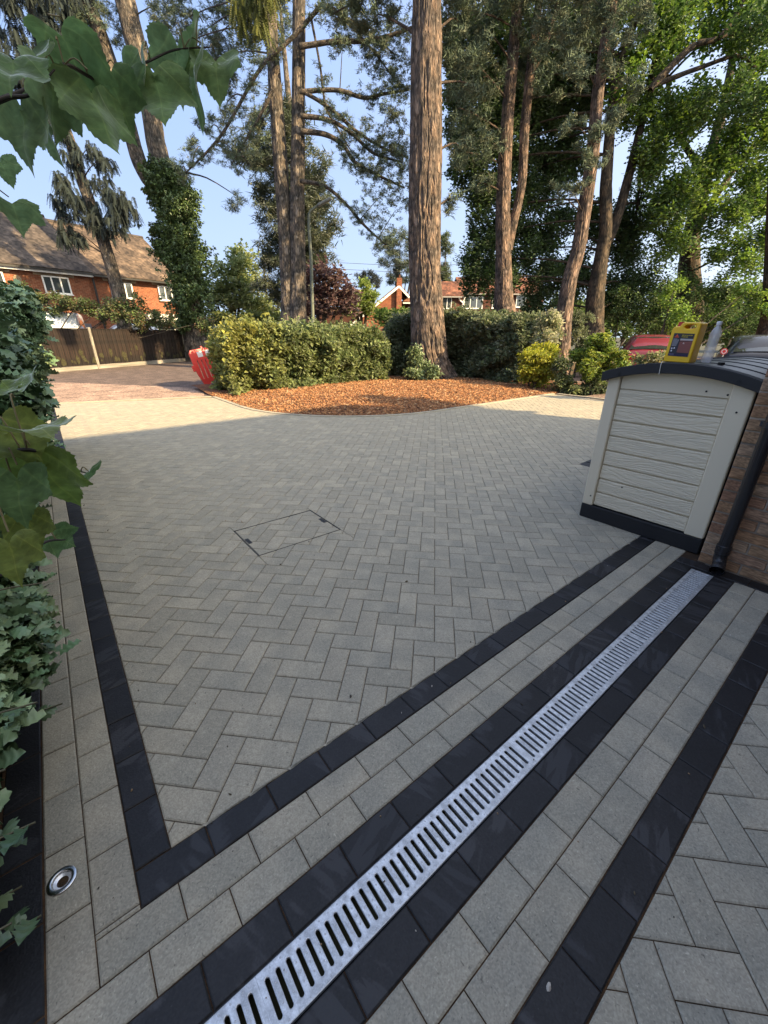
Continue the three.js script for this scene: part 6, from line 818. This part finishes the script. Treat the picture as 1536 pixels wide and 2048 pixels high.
{
  const t = thing('large_leaved_sapling', 'sapling branch with big drooping lobed leaves hanging in at the left', 'sapling', D(-0.9, 1.0)); const o = t.position, mTw = mat(lin(0.12, 0.10, 0.085), 0.8, { map: tBark });
  const wood = (l, r0) => { const n = l.length; return trunkGeo(l.map((p, i) => [p[0] - o.x, p[1], p[2] - o.z, r0 * (1 - 0.75 * i / (n - 1))]), 8, n * 7, 0.08, 4, 3); };
  const B = DATA.brUp.concat(DATA.brMid); B.forEach((l, i) => part('branch', wood(l, 0.0048), mTw, t));
  part('stem', trunkGeo([[0.02, -0.05, 0.05, 0.03], [0.02, 0.9, 0.02, 0.026], [-0.02, 1.6, 0.05, 0.02], [DATA.brUp[0][0][0] - o.x, DATA.brUp[0][0][1], DATA.brUp[0][0][2] - o.z, 0.009]], 10, 24, 0.08, 4), mTw, t); for (const l of DATA.brMid) part('branch', trunkGeo([[0.02, l[0][1] - 0.1, 0.03, 0.012], [l[0][0] - o.x, l[0][1], l[0][2] - o.z, 0.008]], 7, 8, 0.05, 3), mTw, t);
  const bp = [].concat(...B.map(l => { const c = new THREE.CatmullRomCurve3(l.map(p => V(...p))); return Array.from({ length: 20 }, (_, i) => c.getPoint(i / 19)); }));
  DATA.leafUp.concat(DATA.leafMid).forEach((l, k) => {
    const ctr = V(l[0], l[1], l[2]); let best = bp[0], bd = 9; for (const p of bp) { const d = Math.hypot(p.x - ctr.x, (p.y - ctr.y - 0.06), p.z - ctr.z); if (d < bd) { bd = d; best = p; } }
    const up = k < DATA.leafUp.length, S = l[3] * (up ? 0.80 : 0.66) * rr(0.75, 1.15), col = up ? pick([[0.22, 0.37, 0.12], [0.20, 0.34, 0.115], [0.25, 0.40, 0.14], [0.28, 0.42, 0.16]]) : pick([[0.24, 0.36, 0.07], [0.19, 0.33, 0.105], [0.29, 0.37, 0.07]]); const m = part('leaf', bigLeaf(S, col), mBig, t);
    // blade points away from its twig, then hangs
    const dir = ctr.clone().sub(best); if (dir.length() < 0.02) dir.set(0.1, -0.1, -0.02); dir.x += rn() * 0.05; dir.z += rn() * 0.06; dir.y -= up ? 0.035 : 0.01; dir.normalize(); const upv = V(rn() * 0.4 - 0.1, 1, rn() * 0.5 + (up ? 0.15 : 0.5)).normalize(); const X = upv.clone().cross(dir).normalize(), Y = dir.clone().cross(X); const M = new THREE.Matrix4().makeBasis(X, Y, dir); m.setRotationFromMatrix(M); const st = ctr.clone().addScaledVector(dir, -S * 0.45); m.position.set(st.x - o.x, st.y, st.z - o.z);
    part('stalk', tube([V(best.x - o.x, best.y, best.z - o.z), V((best.x + st.x) / 2 - o.x, Math.max(best.y, st.y) + 0.008, (best.z + st.z) / 2 - o.z), V(st.x - o.x, st.y, st.z - o.z)], 0.0012, 8, 5), mat(lin(0.2, 0.16, 0.07), 0.7), t);
  });
}
// holly: stiff spiny leaves
function hollyLeaf(S, k) {
  const n = 4, P = []; const half = []; for (let i = 0; i <= n * 2; i++) { const t = i / (n * 2); const w = 0.40 * Math.pow(Math.sin(Math.PI * Math.min(1, 0.06 + t * 0.94)), 0.8); half.push([t, (i % 2 ? w * 0.98 : w * 0.62) * (i === 0 || i === n * 2 ? 0.05 : 1), i % 2 ? 1 : 0]); }
  const pos = [], idx = []; half.forEach(([t, w, s]) => { const up = (s ? 0.17 : -0.02) * (k ? -0.6 : 1); const arc = -0.5 * (t - 0.4) * (t - 0.4); pos.push(0, arc * S, t * S, w * S, (arc + up * 0.8) * S, (t + (s ? 0.05 : 0)) * S, -w * S, (arc + up * 0.8) * S, (t + (s ? 0.05 : 0)) * S); });
  for (let i = 0; i < half.length - 1; i++) { const a = i * 3, b = a + 3; idx.push(a, b, a + 1, b, b + 1, a + 1, a, a + 2, b, b, a + 2, b + 2); } return geoFrom(pos, idx);
}
const HOLLY = [[0.1125, 0.1875, 0.0875], [0.1, 0.1688, 0.0813], [0.1375, 0.2188, 0.1], [0.1688, 0.25, 0.125], [0.2375, 0.3125, 0.15]];
{
  const hl = [hollyLeaf(0.062, 0), hollyLeaf(0.055, 1), hollyLeaf(0.07, 0)];
  const sp = merge(Array.from({ length: 9 }, (_, k) => { const g = pick(hl).clone(); g.rotateX(rr(-0.9, 0.5)); g.rotateZ(rr(-0.5, 0.5)); g.rotateY(k * 2.4 + R()); g.translate(rn() * 0.03, (k - 4) * 0.016, rn() * 0.03); return g; }));
  const t = thing('holly_bush', 'large spiny holly bush filling the left side of the drive', 'shrub', D(-1.2, 3.2)); const o = t.position, list = [];
  // a bank of growth: in (u, m, y) with a ragged outer face that comes out over the kerb
  for (let k = 0; k < 11000; k++) {
    const m = 0.95 + Math.pow(R(), 0.85) * 6.3, near = Math.min(1, Math.max(0, (m - 1.0) / 1.3)), top = 0.22 + 1.18 * near * near + 0.18 * Math.min(1, Math.max(0, (m - 2.5) / 2)) + (fbm(m * 1.5 + 9, 3, 99, 99, 6, 3) - 0.5) * 0.4 * near, y = 0.08 + Math.pow(R(), 0.8) * top;
    const face = -0.50 + 0.47 * Math.pow(Math.min(1, y / 1.15), 0.75) * (0.5 + 0.5 * near) + (fbm(m * 2.4 + 20, y * 2.6 + 20, 999, 999, 31, 4) - 0.5) * 0.55 - 0.10; const u = face - Math.pow(R(), 1.5) * 0.6, p = D(u, m); if (R() < 0.0) continue; list.push([p.x - o.x, y, p.z - o.z, rr(0.8, 1.25), 0.8]);
  }
  instances('foliage', sp, mLeafGloss, t, list, HOLLY, 0.3);
  for (let k = 0; k < 26; k++) { const m = rr(1.7, 6.4), p = D(rr(-1.3, -0.75), m), q = D(rr(-0.75, -0.35), m + rn() * 0.4), x = p.x - o.x, z = p.z - o.z, h = rr(0.8, 1.6); part('branch', trunkGeo([[x, -0.02, z, 0.016], [(x * 2 + q.x - o.x) / 3, h * 0.5, (z * 2 + q.z - o.z) / 3, 0.011], [q.x - o.x, h, q.z - o.z, 0.004]], 6, 10, 0.08, 3, 3), mBarkDark, t); }
  // nearest spiny shoots, leaf by leaf, hanging over the edge kerb
  const shoots = [[-0.30, 1.02, 0.29], [-0.37, 1.0, 0.13], [-0.34, 0.92, 0.10], [-0.24, 1.48, 0.24], [-0.25, 1.25, 0.46], [-0.33, 1.12, 0.40], [-0.20, 1.7, 0.6], [-0.36, 0.86, 0.22], [-0.40, 1.02, 0.30], [-0.44, 1.22, 0.42], [-0.35, 1.65, 0.32], [-0.34, 1.75, 0.55], [-0.40, 1.45, 0.20], [-0.38, 2.05, 0.62], [-0.33, 2.2, 0.35], [-0.47, 0.95, 0.12], [-0.36, 2.6, 0.7], [-0.30, 2.9, 0.85], [-0.28, 3.4, 1.0], [-0.25, 3.9, 0.9], [-0.2, 4.4, 0.75], [-0.42, 1.32, 0.62]];
  for (const [u, m, y] of shoots) { const e = D(u, m, y), b = D(u - 0.32, m + rr(-0.1, 0.15), Math.max(0.05, y - 0.12)); part('branch', tube([b, D(u - 0.14, m, y + 0.01), e].map(p => V(p.x - o.x, p.y, p.z - o.z)), 0.0028, 10, 5), mat(lin(0.10, 0.09, 0.05), 0.8), t); for (let k = 0; k < 9; k++) { const f = 0.25 + k / 9 * 0.78, c = b.clone().lerp(e, f); c.y += 0.01; const mm = part('leaf', pick(hl), pick(hollyMats()), t); mm.position.set(c.x - o.x, c.y, c.z - o.z); mm.rotation.set(rr(-0.7, 0.4), k * 2.3 + R(), rr(-0.5, 0.5)); mm.scale.setScalar(rr(0.75, 1.25)); } }
}
function hollyMats() { return hollyMats.m || (hollyMats.m = HOLLY.map(c => new THREE.MeshStandardMaterial({ color: lin(...c), roughness: 0.35, side: THREE.DoubleSide, map: tFleck }))); }
// few fallen leaves and debris on the bed
{ const g = hollyLeaf(0.05, 0), cols = [[0.22, 0.12, 0.05], [0.16, 0.09, 0.04], [0.3, 0.2, 0.09]]; const im = shadows(new THREE.InstancedMesh(g, mat(lin(1, 1, 1), 0.9, { side: THREE.DoubleSide }), 420)); im.name = 'leaf_litter'; im.userData = { kind: 'stuff', label: 'dry brown leaves littering the soil beside the edge kerb', category: 'leaf litter' }; const M = new THREE.Matrix4(), q = new THREE.Quaternion(), e = new THREE.Euler(); for (let i = 0; i < 420; i++) { const p = D(rr(-1.5, -0.48), rr(0, 6)); e.set(rn() * 0.6, R() * 6.28, rn() * 0.6); q.setFromEuler(e); M.compose(V(p.x, 0.07 + R() * 0.05, p.z), q, V(1, 1, 1).multiplyScalar(rr(0.6, 1.2))); im.setMatrixAt(i, M); im.setColorAt(i, lin(...pick(cols))); } scene.add(im); }

renderer.render(scene, camera);
